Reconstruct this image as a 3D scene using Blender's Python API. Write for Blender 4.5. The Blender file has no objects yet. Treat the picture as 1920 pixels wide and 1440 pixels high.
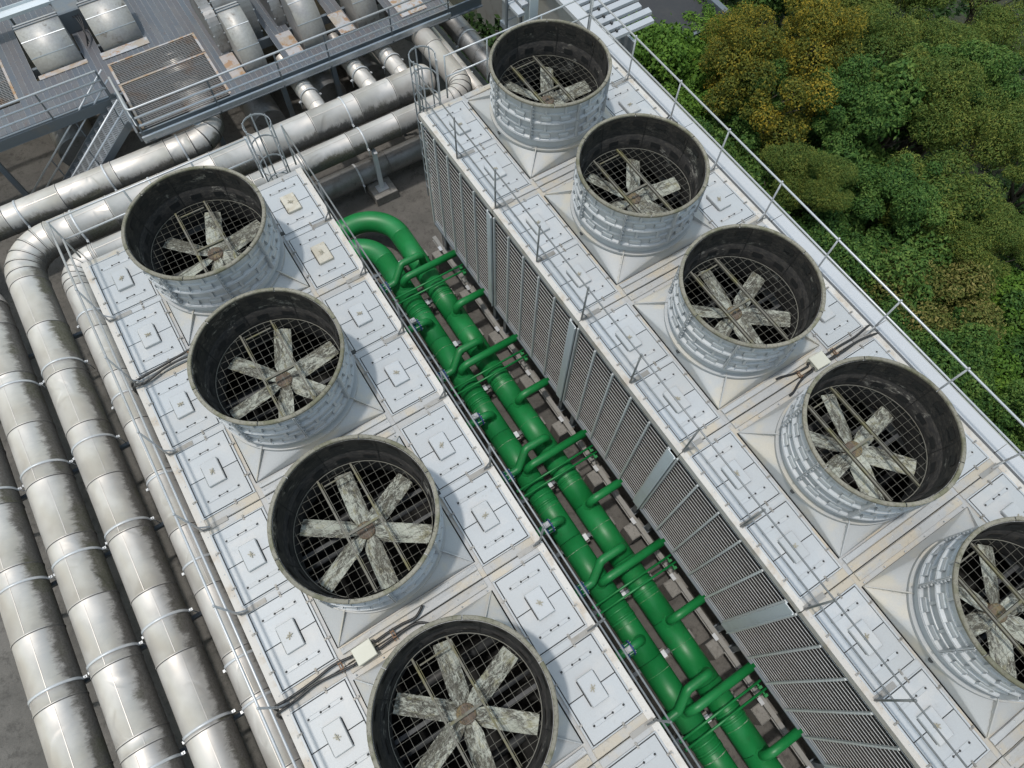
import bpy, math, random
from mathutils import Vector, Matrix
R_ = math.radians
random.seed(7)
sc = bpy.context.scene
col = sc.collection

# ------------------------------------------------------------------ camera
cam_d = bpy.data.cameras.new("camera")
cam = bpy.data.objects.new("camera", cam_d)
col.objects.link(cam)
sc.camera = cam
_r = Vector((0.84504015, -0.5344394, 0.01678312))
_u = Vector((0.47976631, 0.77170319, 0.41749068))
_f = Vector((0.23607505, 0.34474441, -0.9085262))
cam.matrix_world = Matrix(((_r.x, _u.x, -_f.x, -2.807), (_r.y, _u.y, -_f.y, -14.6008), (_r.z, _u.z, -_f.z, 14.5106), (0, 0, 0, 1)))
cam_d.sensor_width = 36.0
cam_d.lens = 36.0 * 1281.2 / 1920.0
cam_d.clip_start = 0.1
cam_d.clip_end = 3000.0

# ------------------------------------------------------------------ sky, sun, exposure
SUN_FROM = Vector((-0.20, 0.06, 1.0)).normalized()
world = bpy.data.worlds.new("World")
sc.world = world
world.use_nodes = True
wn = world.node_tree
bg = wn.nodes["Background"]
sky = wn.nodes.new("ShaderNodeTexSky")
sky.sky_type = 'NISHITA'
sky.sun_disc = False
sky.sun_elevation = math.asin(SUN_FROM.z)
sky.sun_rotation = math.atan2(SUN_FROM.x, SUN_FROM.y)
sky.air_density = 2.8
sky.dust_density = 2.2
sky.ozone_density = 1.0
wn.links.new(sky.outputs[0], bg.inputs[0])
bg.inputs[1].default_value = 0.15
sun_d = bpy.data.lights.new("sun", 'SUN')
sun_d.energy = 2.0
sun_d.angle = R_(2.5)
sun_d.color = (1.0, 0.96, 0.9)
sun = bpy.data.objects.new("sun", sun_d)
col.objects.link(sun)
sun.location = (0, 0, 40)
sun.rotation_euler = SUN_FROM.to_track_quat('Z', 'Y').to_euler()
sc.view_settings.view_transform = 'Standard'
sc.view_settings.look = 'None'
sc.view_settings.gamma = 1
sc.view_settings.use_curve_mapping = False
sc.view_settings.exposure = 0.05

# ------------------------------------------------------------------ materials
class NT:
    def __init__(s, name):
        m = bpy.data.materials.new(name)
        m.use_nodes = True
        s.m = m; s.t = m.node_tree; s.n = s.t.nodes
        s.b = s.n["Principled BSDF"]
    def node(s, t, **kw):
        q = s.n.new(t)
        for k, v in kw.items(): setattr(q, k, v)
        return q
    def link(s, a, b): s.t.links.new(a, b)
    def coord(s, kind='Object', scale=(1, 1, 1), rnd=True):
        tc = s.node("ShaderNodeTexCoord")
        mp = s.node("ShaderNodeMapping")
        mp.inputs['Scale'].default_value = scale
        s.link(tc.outputs[kind], mp.inputs[0])
        if rnd:
            oi = s.node("ShaderNodeObjectInfo")
            mu = s.node("ShaderNodeMath", operation='MULTIPLY')
            mu.inputs[1].default_value = 40.0
            s.link(oi.outputs['Random'], mu.inputs[0])
            s.link(mu.outputs[0], mp.inputs['Location'])
        return mp.outputs[0]
    def noise(s, vec, scale, detail=6, rough=0.6, dist=0.0):
        q = s.node("ShaderNodeTexNoise")
        q.inputs['Scale'].default_value = scale
        q.inputs['Detail'].default_value = detail
        q.inputs['Roughness'].default_value = rough
        q.inputs['Distortion'].default_value = dist
        s.link(vec, q.inputs['Vector'])
        return q.outputs[0]
    def ramp(s, val, a, b, inv=False):
        q = s.node("ShaderNodeMapRange")
        q.interpolation_type = 'SMOOTHSTEP'
        q.inputs['From Min'].default_value = a
        q.inputs['From Max'].default_value = b
        q.inputs['To Min'].default_value = 1.0 if inv else 0.0
        q.inputs['To Max'].default_value = 0.0 if inv else 1.0
        s.link(val, q.inputs['Value'])
        return q.outputs[0]
    def mul(s, a, b, op='MULTIPLY'):
        q = s.node("ShaderNodeMath", operation=op)
        for i, v in enumerate((a, b)):
            if isinstance(v, (int, float)): q.inputs[i].default_value = v
            else: s.link(v, q.inputs[i])
        return q.outputs[0]
    def mix(s, fac, a, b):
        q = s.node("ShaderNodeMix", data_type='RGBA')
        if isinstance(fac, (int, float)): q.inputs[0].default_value = fac
        else: s.link(fac, q.inputs[0])
        for i, v in ((6, a), (7, b)):
            if isinstance(v, tuple): q.inputs[i].default_value = (*v, 1) if len(v) == 3 else v
            else: s.link(v, q.inputs[i])
        return q.outputs[2]
    def color(s, c):
        if isinstance(c, tuple): s.b.inputs['Base Color'].default_value = (*c, 1)
        else: s.link(c, s.b.inputs['Base Color'])
    def rough(s, v):
        if isinstance(v, (int, float)): s.b.inputs['Roughness'].default_value = v
        else: s.link(v, s.b.inputs['Roughness'])
    def bump(s, h, strength=0.3, dist=0.02):
        q = s.node("ShaderNodeBump")
        q.inputs['Strength'].default_value = strength
        q.inputs['Distance'].default_value = dist
        s.link(h, q.inputs['Height'])
        s.link(q.outputs[0], s.b.inputs['Normal'])

def weathered(name, base, stain, dark, stain_lo=0.5, stain_hi=0.72, dark_lo=0.6, dark_hi=0.75, rough=0.55, metal=0.0, sc1=1.3, sc2=9.0, bump=0.15, rnd=True, hue=None):
    t = NT(name)
    v = t.coord(rnd=rnd)
    n1 = t.noise(v, sc1, 5, 0.6)
    n2 = t.noise(v, sc2, 7, 0.7, 0.4)
    n3 = t.noise(v, sc2 * 6, 4, 0.6)
    c = t.mix(t.ramp(n1, stain_lo, stain_hi), base, stain)
    c = t.mix(t.mul(t.ramp(n2, dark_lo, dark_hi), 0.75), c, dark)
    c = t.mix(t.mul(t.ramp(n3, 0.35, 0.65), 0.16), c, dark)
    oi = t.node('ShaderNodeObjectInfo')
    c = t.mix(t.mul(oi.outputs['Random'], 0.28), c, dark)
    t.color(c)
    t.b.inputs['Metallic'].default_value = metal
    t.rough(rough)
    t.bump(n2, bump, 0.01)
    return t.m

M = {}
M['panel'] = weathered('panel_white', (0.43, 0.455, 0.48), (0.49, 0.495, 0.50), (0.30, 0.30, 0.29), rough=0.45, dark_lo=0.58, dark_hi=0.8)
M['railgrey'] = weathered('rail_grey', (0.26, 0.275, 0.29), (0.20, 0.21, 0.22), (0.12, 0.12, 0.12), rough=0.5, metal=0.4, sc1=6, sc2=30)
M['plate'] = weathered('foot_plate_grey', (0.30, 0.295, 0.285), (0.24, 0.225, 0.20), (0.13, 0.12, 0.10), rough=0.55, metal=0.35, sc1=6, sc2=24)
M['hatchcream'] = weathered('hatch_cream', (0.56, 0.53, 0.46), (0.48, 0.44, 0.36), (0.25, 0.22, 0.17), 0.4, 0.6, 0.55, 0.68, rough=0.5, sc1=4)
M['deck'] = weathered('deck_white', (0.40, 0.41, 0.42), (0.47, 0.42, 0.34), (0.24, 0.22, 0.19), 0.44, 0.64, 0.56, 0.74, rough=0.5)
M['cream'] = weathered('cream_flashing', (0.58, 0.56, 0.53), (0.46, 0.40, 0.33), (0.27, 0.23, 0.19), 0.48, 0.72, 0.60, 0.74, rough=0.6, sc1=2.5, sc2=14)
M['skirt'] = weathered('skirt_white', (0.41, 0.425, 0.44), (0.49, 0.46, 0.40), (0.25, 0.24, 0.22), 0.46, 0.64, 0.66, 0.85, rough=0.5, sc1=0.9)
M['stave'] = weathered('stave_blue_white', (0.46, 0.485, 0.515), (0.52, 0.535, 0.55), (0.24, 0.24, 0.24), 0.45, 0.7, 0.62, 0.76, rough=0.4, sc1=2.0, sc2=7)
M['rim'] = weathered('rim_weathered', (0.25, 0.235, 0.195), (0.15, 0.148, 0.095), (0.06, 0.056, 0.04), 0.45, 0.65, 0.5, 0.66, rough=0.8, sc1=3, sc2=22, bump=0.5)
M['gasket'] = weathered('gasket_dark', (0.05, 0.052, 0.055), (0.07, 0.07, 0.07), (0.02, 0.02, 0.02), rough=0.9)
M['cleat'] = weathered('cleat_beige', (0.34, 0.32, 0.26), (0.28, 0.26, 0.20), (0.2, 0.18, 0.13), rough=0.7)
M['galv'] = weathered('galvanised_steel', (0.50, 0.53, 0.56), (0.40, 0.43, 0.46), (0.25, 0.26, 0.27), rough=0.45, metal=0.55, sc1=6, sc2=30)
M['galv_bright'] = weathered('galvanised_bright', (0.55, 0.57, 0.60), (0.48, 0.5, 0.52), (0.4, 0.4, 0.4), rough=0.4, metal=0.35, sc1=4, sc2=30)
M['slat'] = weathered('slat_grey', (0.72, 0.73, 0.74), (0.52, 0.52, 0.52), (0.3, 0.28, 0.25), rough=0.6, sc1=1.5, sc2=10)
M['fill'] = weathered('fill_brown', (0.028, 0.025, 0.023), (0.045, 0.04, 0.034), (0.015, 0.014, 0.013), rough=0.8, sc1=2.5, sc2=12)
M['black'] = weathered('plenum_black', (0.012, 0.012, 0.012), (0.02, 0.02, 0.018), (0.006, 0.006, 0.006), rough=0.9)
M['cable'] = weathered('cable_black', (0.02, 0.02, 0.022), (0.03, 0.03, 0.03), (0.01, 0.01, 0.01), rough=0.5)
M['steelblue'] = weathered('steel_bluegrey', (0.16, 0.19, 0.22), (0.20, 0.20, 0.20), (0.09, 0.08, 0.07), rough=0.5, metal=0.3)
M['steelchannel'] = weathered('steel_channel_pale', (0.66, 0.72, 0.76), (0.58, 0.63, 0.66), (0.35, 0.35, 0.35), rough=0.45)
M['mullion'] = weathered('mullion_pale', (0.72, 0.74, 0.75), (0.62, 0.63, 0.63), (0.35, 0.34, 0.32), rough=0.5)
M['box'] = weathered('junction_cream', (0.54, 0.54, 0.47), (0.50, 0.50, 0.43), (0.5, 0.5, 0.42), rough=0.5)
M['rust'] = weathered('rusty_clamp', (0.20, 0.11, 0.06), (0.34, 0.28, 0.22), (0.08, 0.05, 0.03), rough=0.7, sc2=30)
M['white'] = weathered('white_paint', (0.46, 0.475, 0.50), (0.42, 0.435, 0.455), (0.4, 0.4, 0.4), 0.5, 0.8, 0.68, 0.85, rough=0.4)
M['whitefin'] = weathered('white_fin', (0.40, 0.425, 0.46), (0.36, 0.38, 0.41), (0.35, 0.36, 0.37), rough=0.45)
M['plank'] = weathered('plank_bluegrey', (0.095, 0.118, 0.145), (0.125, 0.14, 0.155), (0.14, 0.085, 0.06), 0.4, 0.7, 0.62, 0.76, rough=0.55, metal=0.25, sc1=0.8, sc2=2.2)
M['plankedge'] = weathered('plank_edge', (0.42, 0.44, 0.47), (0.3, 0.31, 0.33), (0.25, 0.2, 0.17), rough=0.5, metal=0.3)
M['bargrate'] = weathered('bar_grating', (0.30, 0.30, 0.30), (0.30, 0.21, 0.16), (0.11, 0.075, 0.055), rough=0.6, metal=0.3, sc1=0.9, sc2=3)
M['rustplate'] = weathered('rusty_plate', (0.45, 0.47, 0.50), (0.40, 0.36, 0.31), (0.34, 0.18, 0.07), 0.45, 0.6, 0.52, 0.6, rough=0.5, metal=0.3, sc1=2, sc2=3.5)
M['darksteel'] = weathered('dark_steel', (0.06, 0.065, 0.07), (0.08, 0.08, 0.08), (0.03, 0.03, 0.03), rough=0.6, metal=0.2)
M['roofdark'] = weathered('roof_dark', (0.03, 0.031, 0.036), (0.04, 0.04, 0.042), (0.02, 0.02, 0.02), rough=0.7)
M['wall'] = weathered('wall_render', (0.35, 0.35, 0.34), (0.28, 0.27, 0.25), (0.15, 0.15, 0.14), rough=0.8)
M['blue'] = weathered('valve_blue', (0.03, 0.07, 0.24), (0.05, 0.09, 0.26), (0.02, 0.03, 0.08), rough=0.5, sc1=8)
M['bark'] = weathered('bark', (0.10, 0.08, 0.06), (0.07, 0.06, 0.05), (0.03, 0.03, 0.02), rough=0.9)
M['sticker'] = weathered('sticker_pale', (0.6, 0.66, 0.72), (0.3, 0.34, 0.4), (0.4, 0.45, 0.5), 0.45, 0.52, 0.6, 0.7, rough=0.4, sc1=9)

def mat_concrete(name, a, b, d, s=0.5, slab=None):
    t = NT(name)
    v = t.coord(rnd=True)
    n1 = t.noise(v, s, 8, 0.65)
    n2 = t.noise(v, s * 9, 8, 0.7)
    n3 = t.noise(v, s * 70, 4, 0.6)
    c = t.mix(t.ramp(n1, 0.35, 0.65), a, b)
    c = t.mix(t.mul(t.ramp(n2, 0.48, 0.68), 0.7), c, d)
    c = t.mix(t.mul(t.ramp(n3, 0.3, 0.7), 0.35), c, d)
    t.color(c); t.rough(0.85); t.bump(n3, 0.4, 0.01)
    return t.m
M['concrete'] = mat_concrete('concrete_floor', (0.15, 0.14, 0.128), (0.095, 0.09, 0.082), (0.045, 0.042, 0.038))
M['pier'] = mat_concrete('concrete_pier', (0.28, 0.265, 0.245), (0.20, 0.19, 0.175), (0.10, 0.095, 0.085), 1.5)
M['forestfloor'] = mat_concrete('forest_floor', (0.02, 0.03, 0.012), (0.03, 0.028, 0.016), (0.01, 0.012, 0.006), 0.6)

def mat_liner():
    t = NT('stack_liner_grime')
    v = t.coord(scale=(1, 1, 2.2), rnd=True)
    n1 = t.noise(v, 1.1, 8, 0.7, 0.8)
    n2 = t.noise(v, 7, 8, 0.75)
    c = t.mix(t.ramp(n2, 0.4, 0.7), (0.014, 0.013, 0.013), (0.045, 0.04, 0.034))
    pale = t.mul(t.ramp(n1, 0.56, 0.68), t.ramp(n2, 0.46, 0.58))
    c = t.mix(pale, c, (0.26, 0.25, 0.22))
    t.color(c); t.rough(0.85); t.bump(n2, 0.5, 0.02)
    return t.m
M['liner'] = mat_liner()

def mat_blade():
    t = NT('blade_flaking')
    v = t.coord(scale=(0.8, 1.8, 1.0), rnd=True)
    n1 = t.noise(v, 1.5, 8, 0.68, 0.6)
    n2 = t.noise(v, 9, 9, 0.82, 1.2)
    n3 = t.noise(v, 4.5, 5, 0.65)
    n4 = t.noise(v, 26, 5, 0.7, 0.8)
    c = t.mix(t.ramp(n3, 0.4, 0.65), (0.40, 0.43, 0.37), (0.52, 0.545, 0.51))
    c = t.mix(t.mul(t.ramp(n3, 0.48, 0.66), 0.8), c, (0.25, 0.245, 0.13))
    dark = t.mul(t.ramp(n2, 0.44, 0.52), t.ramp(n1, 0.40, 0.52))
    c = t.mix(t.mul(dark, 0.92), c, (0.04, 0.037, 0.03))
    c = t.mix(t.mul(t.ramp(n1, 0.50, 0.62), 0.55), c, (0.09, 0.085, 0.065))
    c = t.mix(t.mul(t.ramp(n4, 0.52, 0.62), 0.55), c, (0.10, 0.095, 0.075))
    c = t.mix(t.ramp(n2, 0.62, 0.66), c, (0.62, 0.62, 0.57))
    t.color(c); t.rough(0.75); t.bump(n2, 0.6, 0.012)
    return t.m
M['blade'] = mat_blade()
M['hub'] = weathered('hub_rust', (0.16, 0.12, 0.09), (0.24, 0.19, 0.10), (0.06, 0.05, 0.04), 0.45, 0.6, 0.5, 0.62, rough=0.8, sc1=4, sc2=18)
M['wire'] = weathered('guard_wire', (0.17, 0.168, 0.145), (0.13, 0.125, 0.095), (0.08, 0.075, 0.055), rough=0.7)
M['guardbeam'] = weathered('guard_beam', (0.17, 0.165, 0.14), (0.17, 0.16, 0.075), (0.06, 0.056, 0.04), 0.45, 0.65, 0.55, 0.7, rough=0.75, sc1=2)

def mat_green():
    t = NT('green_paint')
    v = t.coord(rnd=True)
    n1 = t.noise(v, 0.8, 5, 0.6)
    n2 = t.noise(v, 16, 8, 0.75)
    n3 = t.noise(v, 60, 5, 0.7)
    c = t.mix(t.ramp(n1, 0.35, 0.7), (0.006, 0.165, 0.038), (0.012, 0.21, 0.056))
    c = t.mix(t.mul(t.ramp(n2, 0.5, 0.75), 0.35), c, (0.03, 0.22, 0.09))
    c = t.mix(t.mul(t.ramp(n3, 0.62, 0.75), 0.3), c, (0.25, 0.33, 0.27))
    c = t.mix(t.mul(t.ramp(t.noise(v, 2.3, 8, 0.75, 0.5), 0.52, 0.72), 0.45), c, (0.03, 0.085, 0.035))
    t.color(c); t.rough(t.mix(n1, (0.36, 0.36, 0.36), (0.52, 0.52, 0.52))); t.bump(n2, 0.05, 0.005)
    return t.m
M['green'] = mat_green()

def mat_clad():
    # stainless jacket: u = metres along the pipe, v = turn from the top (+ = weather side); algae stains with a ragged edge on the weather side
    t = NT('jacket_stainless')
    uv = t.node("ShaderNodeUVMap"); uv.uv_map = 'jacket'
    sp = t.node("ShaderNodeSeparateXYZ"); t.link(uv.outputs[0], sp.inputs[0])
    oi = t.node("ShaderNodeObjectInfo")
    rnd = t.mul(oi.outputs['Random'], 30.0)
    def vec(su, sv):
        cb = t.node("ShaderNodeCombineXYZ")
        t.link(t.mul(sp.outputs[0], su), cb.inputs[0]); t.link(t.mul(sp.outputs[1], sv), cb.inputs[1]); t.link(rnd, cb.inputs[2])
        return cb.outputs[0]
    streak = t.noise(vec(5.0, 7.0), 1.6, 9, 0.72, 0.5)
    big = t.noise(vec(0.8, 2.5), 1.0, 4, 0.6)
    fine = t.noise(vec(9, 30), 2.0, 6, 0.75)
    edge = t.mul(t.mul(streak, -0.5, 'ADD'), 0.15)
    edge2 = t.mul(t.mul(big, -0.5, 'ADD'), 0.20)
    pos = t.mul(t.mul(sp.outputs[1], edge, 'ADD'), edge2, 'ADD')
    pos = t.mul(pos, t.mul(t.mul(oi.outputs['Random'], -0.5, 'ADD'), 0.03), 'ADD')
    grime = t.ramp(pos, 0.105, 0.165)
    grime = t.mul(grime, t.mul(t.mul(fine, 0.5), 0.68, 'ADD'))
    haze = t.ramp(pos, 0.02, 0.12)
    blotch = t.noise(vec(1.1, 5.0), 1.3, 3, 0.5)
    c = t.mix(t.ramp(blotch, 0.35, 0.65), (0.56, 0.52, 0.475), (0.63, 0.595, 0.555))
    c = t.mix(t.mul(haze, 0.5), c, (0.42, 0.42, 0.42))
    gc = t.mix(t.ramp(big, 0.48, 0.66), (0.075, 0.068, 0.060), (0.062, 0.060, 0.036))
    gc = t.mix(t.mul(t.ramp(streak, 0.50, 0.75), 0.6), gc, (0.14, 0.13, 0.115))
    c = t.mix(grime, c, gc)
    t.color(c)
    t.link(t.mul(t.ramp(grime, 0, 1, True), 0.48), t.b.inputs['Metallic'])
    r = t.mix(grime, t.mix(t.ramp(blotch, 0.3, 0.7), (0.43, 0.43, 0.43), (0.52, 0.52, 0.52)), (0.8, 0.8, 0.8))
    t.rough(r)
    h = t.noise(vec(0.9, 2.6), 1.0, 2, 0.5)
    h2 = t.noise(vec(1.1, 3.2), 1.0, 1, 0.4, 0.9)
    h = t.mul(h, t.mul(t.ramp(h2, 0.60, 0.72), 0.5), 'ADD')
    t.bump(h, 0.42, 0.05)
    return t.m
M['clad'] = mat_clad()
M['hood'] = weathered('hood_metal', (0.46, 0.45, 0.43), (0.36, 0.36, 0.37), (0.13, 0.10, 0.075), 0.45, 0.65, 0.56, 0.70, rough=0.5, metal=0.35, sc1=0.9, sc2=2.2, bump=0.35)
M['joint'] = weathered('joint_dark', (0.10, 0.095, 0.09), (0.2, 0.19, 0.18), (0.04, 0.04, 0.035), rough=0.7, sc1=8)
M['clad_dull'] = weathered('jacket_dull', (0.30, 0.30, 0.30), (0.22, 0.21, 0.20), (0.10, 0.095, 0.085), 0.45, 0.65, 0.55, 0.7, rough=0.5, metal=0.6, sc1=1.2, sc2=5)
M['strap'] = weathered('strap_white', (0.58, 0.60, 0.62), (0.58, 0.6, 0.62), (0.4, 0.4, 0.4), rough=0.4, metal=0.2)
M['seal'] = weathered('seal_pale', (0.40, 0.42, 0.36), (0.10, 0.24, 0.10), (0.01, 0.18, 0.05), 0.35, 0.55, 0.45, 0.55, rough=0.5, sc1=4)

def mat_leaf(name, a, b, c, trans=0.25):
    t = NT(name)
    at = t.node("ShaderNodeAttribute"); at.attribute_name = 'leafmix'
    v = t.coord(rnd=True)
    n = t.noise(v, 0.7, 3, 0.6)
    k = t.mul(t.mul(at.outputs['Fac'], 0.65), t.mul(n, 0.35), 'ADD')
    cr = t.node("ShaderNodeValToRGB")
    cr.color_ramp.elements[0].position = 0.2; cr.color_ramp.elements[0].color = (*a, 1)
    cr.color_ramp.elements[1].position = 0.85; cr.color_ramp.elements[1].color = (*c, 1)
    e = cr.color_ramp.elements.new(0.5); e.color = (*b, 1)
    t.link(k, cr.inputs[0])
    t.color(cr.outputs[0]); t.rough(0.7); t.b.inputs['Specular IOR Level'].default_value = 0.25
    tr = t.node("ShaderNodeBsdfTranslucent")
    t.link(cr.outputs[0], tr.inputs[0])
    mx = t.node("ShaderNodeMixShader"); mx.inputs[0].default_value = trans
    t.link(t.b.outputs[0], mx.inputs[1]); t.link(tr.outputs[0], mx.inputs[2])
    t.link(mx.outputs[0], t.n['Material Output'].inputs[0])
    return t.m
LEAF = {
 'shade': mat_leaf('leaf_gap_shade', (0.014, 0.035, 0.010), (0.025, 0.06, 0.014), (0.05, 0.10, 0.022)),  # undergrowth leaves coloured extra dark, painting shade into the gaps between crowns
 'bright': mat_leaf('leaf_bright', (0.045, 0.105, 0.014), (0.085, 0.175, 0.022), (0.16, 0.27, 0.035)),
 'dark': mat_leaf('leaf_dark', (0.024, 0.070, 0.016), (0.058, 0.13, 0.025), (0.15, 0.23, 0.05)),
 'olive': mat_leaf('leaf_olive', (0.05, 0.10, 0.020), (0.105, 0.155, 0.030), (0.23, 0.235, 0.045)),
 'yellow': mat_leaf('leaf_yellow', (0.05, 0.08, 0.015), (0.13, 0.14, 0.020), (0.40, 0.28, 0.028)),
 'tan': mat_leaf('leaf_tan', (0.045, 0.085, 0.016), (0.14, 0.15, 0.035), (0.30, 0.25, 0.085)),
}

# ------------------------------------------------------------------ mesh helpers
class MB:
    def __init__(s): s.v = []; s.f = []; s.uv = []; s.sm = []; s.mi = []; s.cur = 0
    def face(s, idx, smooth=False, uv=None):
        s.f.append(tuple(idx)); s.sm.append(smooth); s.uv.append(uv); s.mi.append(s.cur)
    def add(s, p): s.v.append(tuple(p)); return len(s.v) - 1
    def box(s, x0, x1, y0, y1, z0, z1):
        i = len(s.v)
        s.v += [(x0, y0, z0), (x1, y0, z0), (x1, y1, z0), (x0, y1, z0), (x0, y0, z1), (x1, y0, z1), (x1, y1, z1), (x0, y1, z1)]
        for q in ((3, 2, 1, 0), (4, 5, 6, 7), (0, 1, 5, 4), (1, 2, 6, 5), (2, 3, 7, 6), (3, 0, 4, 7)): s.face([i + k for k in q])
        return s
    def bevbox(s, x0, x1, y0, y1, z0, z1, b=0.01):
        i = len(s.v)
        s.v += [(x0, y0, z0), (x1, y0, z0), (x1, y1, z0), (x0, y1, z0), (x0, y0, z1 - b), (x1, y0, z1 - b), (x1, y1, z1 - b), (x0, y1, z1 - b),
                (x0 + b, y0 + b, z1), (x1 - b, y0 + b, z1), (x1 - b, y1 - b, z1), (x0 + b, y1 - b, z1)]
        for q in ((3, 2, 1, 0), (0, 1, 5, 4), (1, 2, 6, 5), (2, 3, 7, 6), (3, 0, 4, 7), (4, 5, 9, 8), (5, 6, 10, 9), (6, 7, 11, 10), (7, 4, 8, 11), (8, 9, 10, 11)): s.face([i + k for k in q])
        return s
    def obox(s, c, ax, ay, az, hx, hy, hz):
        c, ax, ay, az = Vector(c), Vector(ax), Vector(ay), Vector(az)
        i = len(s.v)
        for sz in (-1, 1):
            for sx, sy in ((-1, -1), (1, -1), (1, 1), (-1, 1)):
                s.v.append(tuple(c + ax * hx * sx + ay * hy * sy + az * hz * sz))
        for q in ((3, 2, 1, 0), (4, 5, 6, 7), (0, 1, 5, 4), (1, 2, 6, 5), (2, 3, 7, 6), (3, 0, 4, 7)): s.face([i + k for k in q])
        return s
    def bar(s, a, b, w, h=None, up=(0, 0, 1)):
        a, b = Vector(a), Vector(b); d = (b - a); L = d.length; d = d / L
        u = Vector(up)
        if abs(d.dot(u)) > 0.95: u = Vector((0, 1, 0))
        x = d.cross(u).normalized(); z = x.cross(d)
        return s.obox((a + b) / 2, d, x, z, L / 2, w / 2, (h or w) / 2)
    def tube(s, pts, r, n=10, caps=True, smooth=True, up=None):
        pts = [Vector(p) for p in pts]
        rs = r if isinstance(r, (list, tuple)) else [r] * len(pts)
        d0 = (pts[1] - pts[0]).normalized()
        u = Vector(up) if up else (Vector((0, 0, 1)) if abs(d0.z) < 0.9 else Vector((1, 0, 0)))
        ring0 = None
        for k, p in enumerate(pts):
            if k == 0: d = d0
            elif k == len(pts) - 1: d = (pts[k] - pts[k - 1]).normalized()
            else:
                a = (pts[k] - pts[k - 1]); b = (pts[k + 1] - pts[k])
                d = (a.normalized() + b.normalized()) if a.length > 1e-6 and b.length > 1e-6 else (a if a.length > b.length else b)
                d.normalize()
            u = (u - d * u.dot(d)).normalized()
            w = d.cross(u)
            base = len(s.v)
            for j in range(n):
                t = 2 * math.pi * j / n
                s.v.append(tuple(p + (u * math.cos(t) + w * math.sin(t)) * rs[k]))
            if ring0 is not None:
                for j in range(n):
                    j2 = (j + 1) % n
                    s.face((ring0 + j, ring0 + j2, base + j2, base + j), smooth)
            elif caps: s.face([base + j for j in range(n - 1, -1, -1)])
            ring0 = base
        if caps: s.face([ring0 + j for j in range(n)])
        return s
    def lathe(s, prof, n=48, a0=0.0, a1=2 * math.pi, smooth=True, cx=0, cy=0):
        full = abs(a1 - a0 - 2 * math.pi) < 1e-6
        m = n if full else n + 1
        base = len(s.v)
        for k in range(m):
            t = a0 + (a1 - a0) * k / n
            for r, z in prof: s.v.append((cx + r * math.cos(t), cy + r * math.sin(t), z))
        L = len(prof)
        for k in range(n):
            k2 = (k + 1) % m
            for j in range(L - 1):
                s.face((base + k * L + j, base + k2 * L + j, base + k2 * L + j + 1, base + k * L + j + 1), smooth)
        return s
    def prism(s, poly, axis, a, b):
        i = len(s.v); n = len(poly)
        for t in (a, b):
            for p, q in poly:
                s.v.append((t, p, q) if axis == 'x' else ((p, t, q) if axis == 'y' else (p, q, t)))
        s.face(list(range(i, i + n))[::-1]); s.face(range(i + n, i + 2 * n))
        for k in range(n): s.face((i + k, i + (k + 1) % n, i + n + (k + 1) % n, i + n + k))
        return s
    def build(s, name, mats, parent=None, loc=(0, 0, 0), uv=False):
        me = bpy.data.meshes.new(name)
        me.from_pydata(s.v, [], s.f)
        me.polygons.foreach_set('use_smooth', s.sm)
        if not isinstance(mats, (list, tuple)): mats = [mats]
        for m in mats: me.materials.append(m)
        if len(mats) > 1: me.polygons.foreach_set('material_index', s.mi)
        if uv:
            ul = me.uv_layers.new(name='jacket')
            k = 0
            for f, q in zip(s.f, s.uv):
                for i in range(len(f)):
                    ul.data[k].uv = q[i] if q else (0, 0)
                    k += 1
        me.update()
        o = bpy.data.objects.new(name, me)
        col.objects.link(o)
        o.location = loc
        if parent: o.parent = parent
        return o

def inst(o, name=None, parent=None, loc=None, rz=None, rot=None):
    c = o.copy(); col.objects.link(c)
    if parent is not None: c.parent = parent
    if loc is not None: c.location = loc
    if rz is not None: c.rotation_euler = (0, 0, rz)
    if rot is not None: c.rotation_euler = rot
    return c
def kids(o): return sorted([c for c in o.children], key=lambda q: q.name)
def copy_tree(o, parent=None):
    c = o.copy(); col.objects.link(c)
    if parent: c.parent = parent
    for ch in list(o.children): copy_tree(ch, c)
    return c
def tag(o, label, cat, group=None, kind=None):
    if label: o['label'] = label
    if cat: o['category'] = cat
    if group: o['group'] = group
    if kind: o['kind'] = kind
    return o
def thing(name, label, cat, loc=(0, 0, 0), rz=0, group=None):
    o = bpy.data.objects.new(name, None); col.objects.link(o)
    o.empty_display_size = 0.3
    o.location = loc; o.rotation_euler = (0, 0, rz)
    return tag(o, label, cat, group)

GZ = -6.8      # concrete floor

# ------------------------------------------------------------------ setting: ground
def struct(o): o['kind'] = 'structure'; return o
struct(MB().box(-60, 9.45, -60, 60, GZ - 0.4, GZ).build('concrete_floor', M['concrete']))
n = 40
mb = MB()
for i in range(n + 1):
    for j in range(n + 1):
        x = 9.9 + 140 * i / n; y = -70 + 150 * j / n
        mb.add((x, y, -14.5 + 1.2 * math.sin(x * 0.21 + 1) * math.sin(y * 0.17) - 0.05 * max(0, x - 20)))
for i in range(n):
    for j in range(n):
        a = i * (n + 1) + j
        mb.face((a, a + n + 1, a + n + 2, a + 1), True)
struct(mb.build('forest_ground', M['forestfloor']))
struct(MB().box(-600, 600, -600, 600, -19.2, -19.0).build('ground', M['forestfloor']))

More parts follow.
